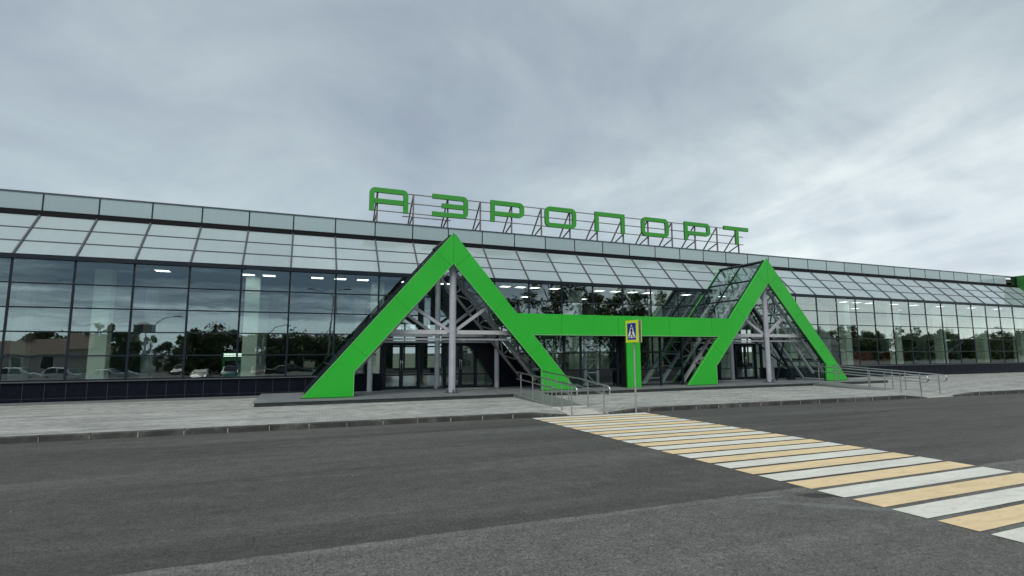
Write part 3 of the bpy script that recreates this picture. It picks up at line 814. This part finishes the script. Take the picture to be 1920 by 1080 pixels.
# ------------------------------------------------------------------ rooftop sign
RS = empty('rooftop_sign', 'green capital letters spelling АЭРОПОРТ on a steel frame along the roof edge', 'rooftop sign', (15.8, 27.2, 8.72))
RL = Vector((15.8, 27.2, 8.72))
LY = 26.93; ZT, ZBt = 10.50, 9.28; W_ = .25
def arc_path(pts, rad, n=5):
    out = []
    for i, p in enumerate(pts):
        p = Vector(p)
        if i in (0, len(pts)-1) or rad.get(i, 0) == 0: out.append(p); continue
        a = (Vector(pts[i-1])-p).normalized(); b = (Vector(pts[i+1])-p).normalized(); rr = rad[i]
        s0, s1 = p + a*rr, p + b*rr; c = p + a*rr + b*rr
        for k in range(n+1):
            t = k/n*pi/2
            out.append(c - b*rr*math.cos(t) - a*rr*math.sin(t))
    return out
def stroke(mb, path, w, closed=False):
    n = len(path); Lf = []; Rt = []
    for i, p in enumerate(path):
        if closed: d0 = (p - path[i-1]); d1 = (path[(i+1) % n] - p)
        else: d0 = p - path[i-1] if i else path[1]-p; d1 = path[i+1]-p if i < n-1 else p-path[i-1]
        if d0.length < 1e-6: d0 = d1
        if d1.length < 1e-6: d1 = d0
        d0 = d0.normalized(); d1 = d1.normalized()
        n0 = Vector((-d0.y, d0.x)); n1 = Vector((-d1.y, d1.x)); m = (n0+n1).normalized(); k = w/2/max(.5, m.dot(n0))
        Lf.append(p + m*k); Rt.append(p - m*k)
    y0, y1 = LY, LY+.14
    vs = [(q.x, y0, q.y) for q in Lf] + [(q.x, y0, q.y) for q in Rt] + [(q.x, y1, q.y) for q in Lf] + [(q.x, y1, q.y) for q in Rt]
    m = n if closed else n-1; fs = []; fe = []
    for i in range(m):
        j = (i+1) % n
        fs += [(i, n+i, n+j, j)]; fe += [(2*n+i, 2*n+j, 3*n+j, 3*n+i), (i, j, 2*n+j, 2*n+i), (n+j, n+i, 3*n+i, 3*n+j)]
    if not closed: fe += [(0, 2*n, 3*n, n), (n-1, 2*n-1, 4*n-1, 3*n-1)]
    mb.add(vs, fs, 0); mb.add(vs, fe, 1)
LET = [('А',3.10,5.08),('Э',6.37,8.36),('Р',9.67,11.70),('О',13.02,15.07),('П',16.37,18.48),('О',19.73,21.81),('Р',23.09,25.20),('Т',26.42,28.57)]
h2 = W_/2
for ch, xa, xb in LET:
    l_, r_, t_, b_ = xa+h2, xb-h2, ZT-h2, ZBt+h2
    mb = MB(); V = Vector
    if ch == 'А':
        stroke(mb, arc_path([V((l_, ZBt)), V((l_, t_)), V((r_, t_)), V((r_, ZBt))], {1:.16, 2:.16}), W_)
        stroke(mb, [V((xa+W_-.01, ZBt+.52)), V((xb-W_+.01, ZBt+.52))], W_)
    if ch == 'Э':
        stroke(mb, arc_path([V((xa, t_)), V((r_, t_)), V((r_, b_)), V((xa, b_))], {1:.18, 2:.18}), W_)
        stroke(mb, [V((xa+.52, (ZT+ZBt)/2)), V((xb-W_+.01, (ZT+ZBt)/2))], W_)
    if ch == 'Р':
        stroke(mb, arc_path([V((l_, ZBt)), V((l_, t_)), V((r_, t_)), V((r_, ZBt+.48)), V((xa+W_-.01, ZBt+.48))], {2:.18, 3:.18}), W_)
    if ch == 'О':
        p = arc_path([V((xa+.6, t_)), V((r_, t_)), V((r_, b_)), V((l_, b_)), V((l_, t_)), V((xa+.6, t_))], {1:.2, 2:.2, 3:.2, 4:.2})[:-1]
        stroke(mb, p, W_, True)
    if ch == 'П':
        stroke(mb, [V((l_, ZBt)), V((l_, t_)), V((r_, t_)), V((r_, ZBt))], W_)
    if ch == 'Т':
        stroke(mb, [V((xa, t_)), V((xb, t_))], W_); stroke(mb, [V(((xa+xb)/2+.05, t_-h2+.004)), V(((xa+xb)/2+.05, ZBt))], W_)
    o = mb.build('letter', [M['sign_green'], M['sign_green_dark']], RS); o.location = -RL
    o['label'] = 'green letter ' + ch
for n in range(14):
    xx = 3.52 + 1.868*n; yv = LY+.2
    e = MB(); e.bar((xx, yv, 8.5), (xx, yv, 10.38), .075, .075, up=(0,1,0)); e.bar((xx, yv+.03, 10.36), (xx-.02, yv+1.9, 8.5), .065, .065, up=(0,1,0)); e.bar((xx, yv+.03, 9.28), (xx-.02, yv+1.7, 8.68), .06, .06, up=(0,1,0))
    o = e.build('support_leg', M['brown_steel'], RS); o.location = -RL
for zz_, x0, x1 in ((10.36, 3.3, 28.2), (9.86, 3.3, 28.2), (9.33, 3.12, 28.2), (9.14, 4.80, 7.42)):
    e = MB(); e.bar((x0, LY+.165, zz_), (x1, LY+.165, zz_), .045, .045); o = e.build('rail', M['brown_steel'], RS); o.location = -RL

# ------------------------------------------------------------------ handrails
def handrail(name_label, x, ylist, y0, y1, group):
    yk = kerbY(x)
    def surf(y):
        if y > PL_Y: return FLOOR
        if y > 17.2: return .165 + (FLOOR-.165)*(y-17.2)/(PL_Y-17.2)
        return max(.01, .014 + (.15-.014)*(y-yk)/(16.9-yk))
    h = empty('handrail', name_label, 'handrail', (x, (y0+y1)/2, surf((y0+y1)/2)), group)
    hl = Vector(h.location)
    for yy in ylist:
        e = MB(); e.tube([(x, yy, surf(yy)-.01), (x, yy, surf(yy)+.86)], .021, 10); e.tube([(x, yy, surf(yy)-.005), (x, yy, surf(yy)+.012)], .05, 12)
        e.tube([(x, yy, surf(yy)+.86), (x, yy-.02, surf(yy)+.895)], .010, 6)
        e.tube([(x, yy, surf(yy)+.60), (x-.05, yy, surf(yy)+.635)], .010, 6)
        o = e.build('post', M['stainless'], h); o.location = -hl
    e = MB()
    top = [(x, y1 - (y1-y0)*k/8, surf(y1 - (y1-y0)*k/8)+.91) for k in range(9)]
    low = [(p[0], p[1], p[2]-.27) for p in top]
    zt, zl = top[-1][2], low[-1][2]; c = (zt+zl)/2; rr = (zt-zl)/2
    arcp = [(x, y0 - rr*math.sin(a), c + rr*math.cos(a)) for a in [pi*k/8 for k in range(1, 8)]]
    zt2, zl2 = top[0][2], low[0][2]; c2 = (zt2+zl2)/2; rr2 = (zt2-zl2)/2
    arcb = [(x, y1 + rr2*math.sin(a), c2 - rr2*math.cos(a)) for a in [pi*k/8 for k in range(1, 8)]]
    e.tube(top + arcp + low[::-1], .027, 10)
    o = e.build('rail', M['stainless'], h); o.location = -hl
handrail('stainless handrail on the side of the crosswalk ramp away from the sign', 8.42, [19.85, 18.7, 17.8, 17.05, 16.3, 15.6], 15.35, 20.3, 'ramp handrails')
handrail('stainless handrail beside the crossing sign on the crosswalk ramp', 9.62, [19.85, 19.1, 18.05, 16.6, 15.55], 15.3, 20.3, 'ramp handrails')
handrail('inner handrail of the far ramp by the second triangle', 25.80, [20.2, 19.3, 17.5, 16.8, 16.1, 15.25], 15.05, 20.5, 'ramp handrails')
handrail('outermost handrail of the far ramp in front of the bare plinth', 27.30, [20.2, 18.6, 17.4, 16.8, 16.15, 15.35], 15.15, 20.5, 'ramp handrails')

# ------------------------------------------------------------------ pedestrian crossing sign
CX_, CY_ = 10.76, 15.36
cs = empty('crossing_sign', 'blue pedestrian crossing sign on yellow board on a grey pole', 'traffic sign', (CX_, CY_, .04))
e = MB(); e.tube([(0,0,-.04),(0,0,3.05)], .034, 14); e.build('pole', M['galv'], cs)
def board(x, s):
    b = MB(); hw, z0, z1 = .36, 2.33, 3.09
    b.box(min(x, x+s*.02), max(x, x+s*.02), -hw, hw, z0, z1, 0)
    o = b.build('sign_board', M['yellow'], cs)
    g = MB(); xf = x + s*.0225
    def poly(pts, dx, mi):    # pts (along, up) with along to the reader's right
        vs = [(xf + s*dx, -s*a*-1 if False else (a if s > 0 else -a), z0 + b_) for a, b_ in pts]
        vs2 = [(xf + s*(dx-.002), v[1], v[2]) for v in vs]
        n = len(pts); f1 = tuple(range(n)); g.add(vs + vs2, [f1] + [(i, n+i, n+(i+1) % n, (i+1) % n) for i in range(n)], mi)
    poly([(-.27,.08),(.27,.08),(.27,.68),(-.27,.68)], 0, 1)
    poly([(-.255,.095),(.255,.095),(.255,.665),(-.255,.665)], .003, 0)
    poly([(-.24,.155),(.24,.155),(0,.63)], .006, 1)
    # walking figure
    def limb(p, q, w0, w1):
        p = Vector(p); q = Vector(q); d_ = (q-p).normalized(); n_ = Vector((-d_.y, d_.x))
        poly([tuple(p-n_*w0), tuple(q-n_*w1), tuple(q+n_*w1), tuple(p+n_*w0)], .009, 2)
    poly([(.035*math.cos(2*pi*k/12), .515+.035*math.sin(2*pi*k/12)) for k in range(12)], .009, 2)
    limb((0,.475),(.005,.325),.035,.03); limb((.005,.34),(-.075,.175),.026,.016); limb((.005,.34),(.055,.255),.026,.02); limb((.055,.26),(.07,.175),.02,.016)
    limb((.0,.465),(.085,.375),.016,.012); limb((0,.465),(-.075,.375),.016,.012)
    for a in (-.175,-.115,.115,.175): poly([(a-.02,.165),(a+.02,.165),(a+.005,.225),(a-.01,.225)], .0085, 2)
    g.build('sign_face', [M['blue'], M['white'], M['black']], o)
    bb = MB(); bb.box(min(x-s*.003, x-s*.02), max(x-s*.003, x-s*.02), -.37, .37, z0-.01, z1+.01); bb.build('board_back', M['galv'], o)
board(-.06, -1); board(.055, 1)

# door mats
for xm, lb_ in ((7.4, 'pale grey mat before the glass doors of the first triangle'), (23.3, 'pale grey mat before the glass doors of the second triangle')):
    e = MB(); e.box(-.95, .95, -.45, .45, 0, .014); e.box(-.99,.99,-.49,-.45,0,.016,1); e.box(-.99,.99,.45,.49,0,.016,1); e.box(-.99,-.95,-.45,.45,0,.016,1); e.box(.95,.99,-.45,.45,0,.016,1)
    tag(e.build('door_mat', [M['mat'], M['mullion2']], None, (xm, 23.9, FLOOR+.001)), lb_, 'door mat', 'door mats')

# ------------------------------------------------------------------ across the road: what the glass reflects
def make_car(kind):
    # profile sections along x (length), lofted: (x, half width, z bottom, z belt, z top, half width at top)
    Ln, hw = 4.3, .86
    if kind == 'hatch': top = [(-2.1,.86),(-1.95,.98),(-1.55,1.42),(-.9,1.5),(.2,1.48),(.95,1.02),(1.6,.92),(2.08,.74),(2.15,.6)]
    elif kind == 'suv': top = [(-2.2,.98),(-2.1,1.1),(-1.8,1.62),(-.9,1.72),(.3,1.68),(.95,1.18),(1.7,1.08),(2.15,.9),(2.22,.7)]
    else: top = [(-2.25,.8),(-2.15,.96),(-1.5,1.02),(-.95,1.38),(-.2,1.45),(.35,1.42),(1.1,.98),(1.8,.88),(2.25,.62)]
    r0 = empty('parked_car', 'x', 'car')
    b = MB(); n = len(top); ring = []
    for (x, z) in top:
        zb = .24 if abs(x) < 2 else .34; belt = min(z, .92 if kind != 'suv' else 1.08)
        cab = max(0, z-belt); w = hw*(1-.08*(abs(x)/2.2)**3); wt = w - .30*cab if cab > .02 else w*.93
        half = [(w*.92, zb), (w, zb+.18), (w, belt-.12), (w*.98, belt), (wt+.04, z-.04), (wt*.82, z)]
        ring.append([(x, -a, c) for a, c in half] + [(x, a, c) for a, c in reversed(half)])
    m = 12; vs = [p for rg in ring for p in rg]
    b.add(vs, [(i*m+j, i*m+(j+1) % m, (i+1)*m+(j+1) % m, (i+1)*m+j) for i in range(n-1) for j in range(m)], 0, True)
    b.add(ring[0], [tuple(range(m))], 0); b.add(ring[-1], [tuple(range(m-1,-1,-1))], 0)
    body = b.build('body', M['car_white'], r0)
    w = MB()
    cabs = [(x, z) for x, z in top if z > (1.2 if kind != 'suv' else 1.35)]
    xa_, xb_ = cabs[0][0], cabs[-1][0]; bz = (.94 if kind != 'suv' else 1.1); tz = cabs[1][1]-.1
    for s in (-1, 1):
        for p, q in ((xa_+.02, (xa_+xb_)/2-.05), ((xa_+xb_)/2+.03, xb_+.35)):
            y0, y1 = s*(hw+.004), s*(hw-.30*(tz-bz)+.045)
            qq = min(q, xb_+.02)
            w.hexa([(p,y0-.02*s,bz),(q,y0-.02*s,bz),(q,y0,bz),(p,y0,bz)], [(p+.1,y1-.02*s,tz),(qq-.02,y1-.02*s,tz),(qq-.02,y1,tz),(p+.1,y1,tz)])
    # windscreen and rear screen
    fx = [k for k in top if k[0] > xb_][0]; rx_ = [k for k in top if k[0] < xa_][-1]
    for (x0, z0), (x1, z1), sgn in ((fx, cabs[-1], 1), (rx_, cabs[0], -1)):
        d_ = .015
        w.add([(x0-.08*sgn+d_*sgn, -.68, z0+.06+d_), (x0-.08*sgn+d_*sgn, .68, z0+.06+d_), (x1+.05*sgn+d_*sgn, .58, z1-.03+d_), (x1+.05*sgn+d_*sgn, -.58, z1-.03+d_)], [(0,1,2,3)])
    w.build('car_window', M['carglass'], r0)
    for xx in (-1.3, 1.32):
        for s in (-1, 1):
            t_ = MB(); t_.tube([(xx, s*.66, .31), (xx, s*.87, .31)], .31, 20); wh = t_.build('wheel', M['tyre'], r0)
            t_ = MB(); t_.tube([(xx, s*.80, .31), (xx, s*.882, .31)], .20, 12); t_.build('rim', M['rim'], wh)
    for s in (-1, 1):
        t_ = MB(); t_.box(top[-1][0]-.14, top[-1][0]+.012, s*.62-.14, s*.62+.14, .58, .70); t_.build('headlight', M['lamp_glass'], r0)
        t_ = MB(); t_.box(top[0][0]-.012, top[0][0]+.1, s*.66-.1, s*.66+.1, .72, .88); t_.build('tail_light', M['tail'], r0)
    return r0
protos = {k: make_car(k) for k in ('hatch', 'suv', 'sedan')}
CARS = [('hatch','white',-24.9,-16.6,8,'white hatchback at the far end of the car park row by the house'),
        ('hatch','white',-21.4,-17.0,4,'white hatchback parked second from the house'),
        ('sedan','silver',-17.9,-16.8,6,'silver saloon between a white hatchback and a black car'),
        ('suv','black',-11.8,-16.4,95,'black off-roader parked nose to the road'),
        ('sedan','silver',-9.0,-17,92,'silver saloon beside the black off-roader'),
        ('suv','navy',-6.2,-16.8,88,'navy off-roader parked beside a silver saloon'),
        ('hatch','maroon',-3.4,-17.0,92,'maroon hatchback beside the navy off-roader'),
        ('sedan','black',-.4,-16.6,5,'black saloon parked side-on under the twin-arm lamp post'),
        ('hatch','beige',4.6,-17,3,'beige hatchback parked side-on past the black saloon'),
        ('sedan','white',9.5,-17.2,6,'white saloon parked alone by the tall leafy trees'),
        ('suv','silver',34.0,-18,4,'silver off-roader parked under the tall leafy trees'),
        ('hatch','navy',47,-20,8,'navy hatchback parked in the far half of the car park')]
used = set()
bodies = {}
for kind, cc, x, y, rz, lab in CARS:
    if kind in used: o = copy_tree(protos[kind])
    else: o = protos[kind]; used.add(kind)
    o.location = (x, y, -.876); o.rotation_euler = (0, 0, R(rz)); o['label'] = lab; o['category'] = 'car'; o['group'] = 'cars parked across the road'
    for c_ in o.children:
        if c_.name.split('.')[0] == 'body':
            key = (kind, cc)
            if key not in bodies:
                me = c_.data.copy(); me.materials.clear(); me.materials.append(M['car_' + cc]); bodies[key] = me
            c_.data = bodies[key]

def make_tree(h, cw_, n, seed, leafm, base=.25, leaf=.28):
    random.seed(seed)
    t = empty('tree', 'x', 'tree')
    tb = MB(); tb.tube([(0,0,-.2),(.05*h/8,.03,h*.3),(-.04*h/8,.08,h*.62),(0.02,.02,h*.9)], .028*h, 10, 0, .006*h)
    clumps = []
    for k in range(15):
        z = h*(base + (.98-base)*random.random()); rr = cw_*(1 - ((z/h-.55)/.62)**2)**.5 if abs((z/h-.55)/.62) < 1 else .3
        a = random.random()*2*pi; q = rr*random.uniform(.35, .95)
        p = (math.cos(a)*q, math.sin(a)*q, z); clumps.append((p, cw_*random.uniform(.26,.48)))
        tb.tube([(0,0,max(.15*h, z-.25*h)), (p[0]*.5, p[1]*.5, z-.08*h), p], .009*h, 6, 0, .002*h)
    tb.build('trunk', M['bark'], t)
    c = MB()
    for i in range(n):
        (p, rr) = clumps[i % len(clumps)] if i % 7 else (clumps[0][0], cw_)
        v = Vector((random.gauss(0,1), random.gauss(0,1), random.gauss(0,.8)))
        v = v.normalized()*rr*random.random()**.45
        q = Vector(p) + v
        e_ = Euler((random.uniform(-1,1), random.uniform(-1,1), random.uniform(0,6.3))).to_matrix()
        s = leaf*random.uniform(.6,1.4)
        c.add([q + e_ @ Vector(k_) * s for k_ in ((-1,-.1,0),(0,-.55,.12),(1,.1,0),(0,.55,-.1))], [(0,1,2,3)])
    c.build('crown', leafm, t)
    return t
TP = {'broad': make_tree(7.5, 3.4, 3600, 1, M['leaf'], .08, .34), 'round': make_tree(6.0, 3.0, 3200, 2, M['leaf2'], .06, .34), 'tall': make_tree(13.5, 3.6, 2700, 3, M['leaf2'], .2, .25), 'poplar': make_tree(9, 1.5, 1800, 4, M['leaf'], .12, .26)}
TL_ = {'broad': 'dense dark broadleaf tree beyond the car park, mirrored in the glass', 'round': 'low round mid-green tree beyond the car park, mirrored in the glass',
       'tall': 'tall dark leafy tree beside the car park, mirrored above the green beam', 'poplar': 'slim upright tree standing above the tree line, mirrored in the glass'}
random.seed(99)
TREES = []
x = -34
while x < 30:
    k = random.choice(['broad','round','round','broad','poplar'])
    TREES.append((k, x, -50 + random.uniform(-5,4), random.uniform(.62,.92))); x += random.uniform(1.5,2.7)
TREES += [('tall',27,-14,.86),('tall',32.5,-15,1.0),('tall',37,-13.5,.9),('tall',43,-16,.92),('tall',48,-15,.85),('broad',53,-15,1.1),('tall',58,-17,1.0)]
x = 62
while x < 330:
    k = random.choice(['broad','round','broad','tall'])
    TREES.append((k, x, -46 - (x-62)*.12 + random.uniform(-6,6), random.uniform(.8,1.15) if k != 'tall' else .75)); x += random.uniform(2.2,4.2)
seen_t = set()
for k, x, y, s in TREES:
    o = copy_tree(TP[k]) if k in seen_t else TP[k]
    seen_t.add(k)
    o.location = (x, y, -.9); o.scale = (s, s, s*random.uniform(.9,1.1)); o.rotation_euler = (0,0,random.uniform(0,6.28))
    o['label'] = TL_[k]; o['category'] = 'tree'; o['group'] = {'broad': 'dark trees beyond the car park', 'round': 'round trees beyond the car park', 'tall': 'tall trees beside the car park', 'poplar': 'slim trees beyond the car park'}[k]

def lamp_post(x, y, h, arms, lab):
    o = empty('street_lamp', lab, 'street lamp', (x, y, -.9), 'street lamps across the road')
    e = MB(); e.tube([(0,0,0),(0,0,h*.5),(0,0,h)], .13, 12, 0, .06); e.tube([(0,0,0),(0,0,1.1)], .17, 12); e.build('pole', M['galv'], o)
    for s in arms:
        e = MB(); e.tube([(0,0,h-.05),(s*.5,0,h+.55),(s*1.3,0,h+.95),(s*2.0,0,h+1.05)], .05, 8); a_ = e.build('arm', M['galv'], o)
        e = MB(); e.box(min(s*1.85,s*2.7), max(s*1.85,s*2.7), -.15, .15, h+.98, h+1.12); e.build('lamp_head', M['mullion2'], a_)
lamp_post(4.0, -24, 10.5, (-1, 1), 'tall twin-arm street lamp mirrored beside the first triangle')
lamp_post(-15.6, -20, 6.6, (1,), 'single-arm street lamp mirrored in front of the water tower')
lamp_post(-3.6, -22, 5.6, (1,), 'single-arm street lamp mirrored between two pale columns')
lamp_post(61, -16, 9.5, (-1, 1), 'twin-arm street lamp mirrored past the second triangle')

wt = empty('water_tower', 'mushroom-shaped water tower above the trees, mirrored in the glass', 'water tower', (-27.0, -64, -.9))
e = MB(); e.tube([(0,0,0),(0,0,7.2)], .95, 20, 0, .8); e.build('shaft', M['galv'], wt)
e = MB(); e.tube([(0,0,6.8),(0,0,7.6)], .8, 20, 0, 1.75); e.tube([(0,0,7.6),(0,0,9.0)], 1.75, 20); e.tube([(0,0,9.0),(0,0,9.6)], 1.75, 20, 0, .25); e.build('tank', M['mullion2'], wt)

def house(x, y, w, dpt, h, rh, lab, nchim, wallm, roofm):
    o = empty('house', lab, 'house', (x, y, -.9), 'houses beyond the car park')
    e = MB(); e.box(-w/2, w/2, -dpt/2, dpt/2, 0, h); e.build('wall', wallm, o)
    e = MB(); e.add([(-w/2-.3,-dpt/2-.3,h+.003),(w/2+.3,-dpt/2-.3,h+.003),(w/2+.3,dpt/2+.3,h+.003),(-w/2-.3,dpt/2+.3,h+.003),(-w/2+.8,0,h+rh),(w/2-.8,0,h+rh)], [(0,1,5,4),(2,3,4,5),(1,2,5),(3,0,4),(3,2,1,0)])
    rf = e.build('roof', roofm, o)
    for n in range(nchim):
        cx = -w/2+1.6+n*(w-3.2)/max(1, nchim-1); e = MB(); e.box(cx-.35, cx+.35, -.3, .3, h+rh*.6, h+rh+.75); e.build('chimney', M['brick_red'], rf)
    for n in range(int(w//3)):
        cx = -w/2+1.5+n*3; e = MB(); e.box(cx-.55, cx+.55, dpt/2+.004, dpt/2+.03, 1.1, 2.4); wi = e.build('window', M['carglass'], o)
        e = MB(); e.box(cx-.62, cx-.553, dpt/2+.004, dpt/2+.06, 1.03, 2.47); e.box(cx+.553, cx+.62, dpt/2+.004, dpt/2+.06, 1.03, 2.47); e.box(cx-.553, cx+.553, dpt/2+.004, dpt/2+.06, 2.403, 2.47); e.box(cx-.553, cx+.553, dpt/2+.004, dpt/2+.06, 1.03, 1.097); e.build('window_frame', M['white'], wi)
house(-33, -36, 17, 9, 2.6, 1.9, 'long low brown-roofed house with a row of chimneys', 4, M['house_wall'], M['brick_red'])
house(128, -52, 12, 10, 4.6, 3.2, 'pale gabled house among trees past the second triangle', 1, M['house_wall'], M['roof'])

# ------------------------------------------------------------------ sky and sun
EL, AZ = R(48), R(215)      # sun behind the viewer's left shoulder, veiled by cloud
wd = bpy.data.worlds.new('World'); sc.world = wd; wd.use_nodes = True
nt = wd.node_tree; nt.nodes.clear()
out = N(nt, 'ShaderNodeOutputWorld'); bg = N(nt, 'ShaderNodeBackground'); bg.inputs['Strength'].default_value = .1
L(nt, bg.outputs[0], out.inputs[0])
sky = N(nt, 'ShaderNodeTexSky', sky_type='NISHITA'); sky.sun_disc = False; sky.sun_elevation = EL; sky.sun_rotation = AZ
tc = N(nt, 'ShaderNodeTexCoord'); sp = N(nt, 'ShaderNodeSeparateXYZ'); L(nt, tc.outputs['Generated'], sp.inputs[0])
zc = math_(nt, 'MAXIMUM', sp.outputs['Z'], 0.0); den = math_(nt, 'ADD', zc, .16)
uu = math_(nt, 'DIVIDE', sp.outputs['X'], den); vv = math_(nt, 'DIVIDE', sp.outputs['Y'], den)
cb = N(nt, 'ShaderNodeCombineXYZ'); L(nt, uu, cb.inputs[0]); L(nt, vv, cb.inputs[1])
def cl(scale, rot, sca, det, dist, loc=(0,0,0)):
    mp = N(nt, 'ShaderNodeMapping'); mp.inputs['Scale'].default_value = scale; mp.inputs['Rotation'].default_value = rot; mp.inputs['Location'].default_value = loc
    L(nt, cb.outputs[0], mp.inputs[0]); return noise(nt, mp.outputs[0], sca, det, .55, dist)
n1 = cl((1, .6, 1), (0,0,R(-35)), .8, 6, .3, (5.5,3.3,0)); n2 = cl((1, .5, 1), (0,0,R(-40)), 2.0, 6, .5, (.4,5.2,2))
mpd = N(nt, 'ShaderNodeMapping'); mpd.inputs['Scale'].default_value = (1, 1, 1.7); mpd.inputs['Rotation'].default_value = (R(12), R(-14), 0); mpd.inputs['Location'].default_value = (2.2, 11.7, 5.6); L(nt, tc.outputs['Generated'], mpd.inputs[0])
n4 = noise(nt, mpd.outputs[0], 2.6, 8, .55, .4)
cn = math_(nt, 'ADD', math_(nt, 'ADD', math_(nt, 'MULTIPLY', n1, .34), math_(nt, 'MULTIPLY', n2, .12)), math_(nt, 'MULTIPLY', n4, .54))
cloud = ramp(nt, cn, [(.37, (.345,.415,.495)), (.46, (.405,.485,.555)), (.54, (.465,.555,.61)), (.66, (.58,.675,.715))])
def dotdir(v):
    v = Vector(v).normalized(); dn = N(nt, 'ShaderNodeVectorMath', operation='DOT_PRODUCT'); L(nt, tc.outputs['Generated'], dn.inputs[0]); dn.inputs[1].default_value = v; return dn.outputs['Value']
# thinner, brighter cloud low on the right
brt = ramp(nt, math_(nt, 'SUBTRACT', math_(nt, 'ADD', dotdir((.87,.46,.10)), math_(nt, 'MULTIPLY', math_(nt, 'SUBTRACT', math_(nt, 'ADD', math_(nt, 'MULTIPLY', n2, .5), math_(nt, 'MULTIPLY', n4, .5)), .5), .34)), math_(nt, 'MULTIPLY', math_(nt, 'MAXIMUM', math_(nt, 'SUBTRACT', zc, .27), 0.0), .35)), [(.77, (1,1,1)), (.88, (1.07,1.06,1.04)), (.935, (1.36,1.30,1.23)), (.99, (1.72,1.59,1.46))])
cloud = mixc(nt, 1, cloud, brt, 'MULTIPLY')
lowz = ramp(nt, zc, [(0.0, 1.12), (.18, 1.08), (.34, 1.0), (.55, .95), (1, 1.0)])
cloud = mixc(nt, 1, cloud, lowz, 'MULTIPLY')
# heavy dark cloud bank behind the viewer, brighter below it along the horizon
mp = N(nt, 'ShaderNodeMapping'); mp.inputs['Scale'].default_value = (3, 3, 34); mp.inputs['Location'].default_value = (4.2, 1.1, .3); L(nt, tc.outputs['Generated'], mp.inputs[0])
n3 = noise(nt, mp.outputs[0], 1.6, 6, .6, .5)
zj = math_(nt, 'ADD', zc, math_(nt, 'MULTIPLY', math_(nt, 'SUBTRACT', n3, .5), .20))
bank = ramp(nt, zj, [(.0, (1.95,2.04,1.96)), (.055, (1.7,1.8,1.78)), (.08, (.95,1.04,1.10)), (.125, (.32,.41,.51)), (.30, (.34,.42,.50)), (.5, (1.0,1.02,1.02)), (1, (1.3,1.28,1.22))])
eastw = N(nt, 'ShaderNodeMapRange'); eastw.inputs['From Min'].default_value = .25; eastw.inputs['From Max'].default_value = .72; L(nt, sp.outputs['X'], eastw.inputs['Value'])
bank = mixc(nt, eastw.outputs[0], bank, ramp(nt, zj, [(0, (2.3,2.08,1.85)), (.08, (2.05,1.9,1.72)), (.2, (1.7,1.62,1.52)), (.45, (1.3,1.28,1.24)), (1, (1.2,1.2,1.2))]))
bk = ramp(nt, sp.outputs['Y'], [(.0, 1.0), (.12, 0.0)]); 
mr = N(nt, 'ShaderNodeMapRange'); mr.inputs['From Min'].default_value = .15; mr.inputs['From Max'].default_value = -.25; L(nt, sp.outputs['Y'], mr.inputs['Value'])
cloud = mixc(nt, 1, cloud, mixc(nt, mr.outputs[0], (1,1,1), bank), 'MULTIPLY')
ten = mixc(nt, 1, cloud, (10,10,10), 'MULTIPLY')
fin = mixc(nt, .93, sky.outputs[0], ten)
L(nt, fin, bg.inputs[0])
sun = bpy.data.lights.new('sun', 'SUN'); sun.energy = 2.2; sun.angle = R(35); sun.color = (1, .925, .83)
so = bpy.data.objects.new('sun', sun); col.objects.link(so)
sd = Vector((math.cos(EL)*math.sin(AZ), math.cos(EL)*math.cos(AZ), math.sin(EL)))
so.rotation_euler = sd.to_track_quat('Z', 'Y').to_euler(); so.location = sd*60

# ------------------------------------------------------------------ render settings
vs = sc.view_settings; vs.view_transform = 'Standard'; vs.look = 'None'; vs.exposure = 0; vs.gamma = 1; vs.use_curve_mapping = False
sc.render.engine = 'CYCLES'
cy = sc.cycles; cy.max_bounces = 12; cy.transparent_max_bounces = 24; cy.glossy_bounces = 4; cy.diffuse_bounces = 3; cy.use_denoising = True
cy.sample_clamp_indirect = 4; cy.caustics_reflective = False; cy.caustics_refractive = False
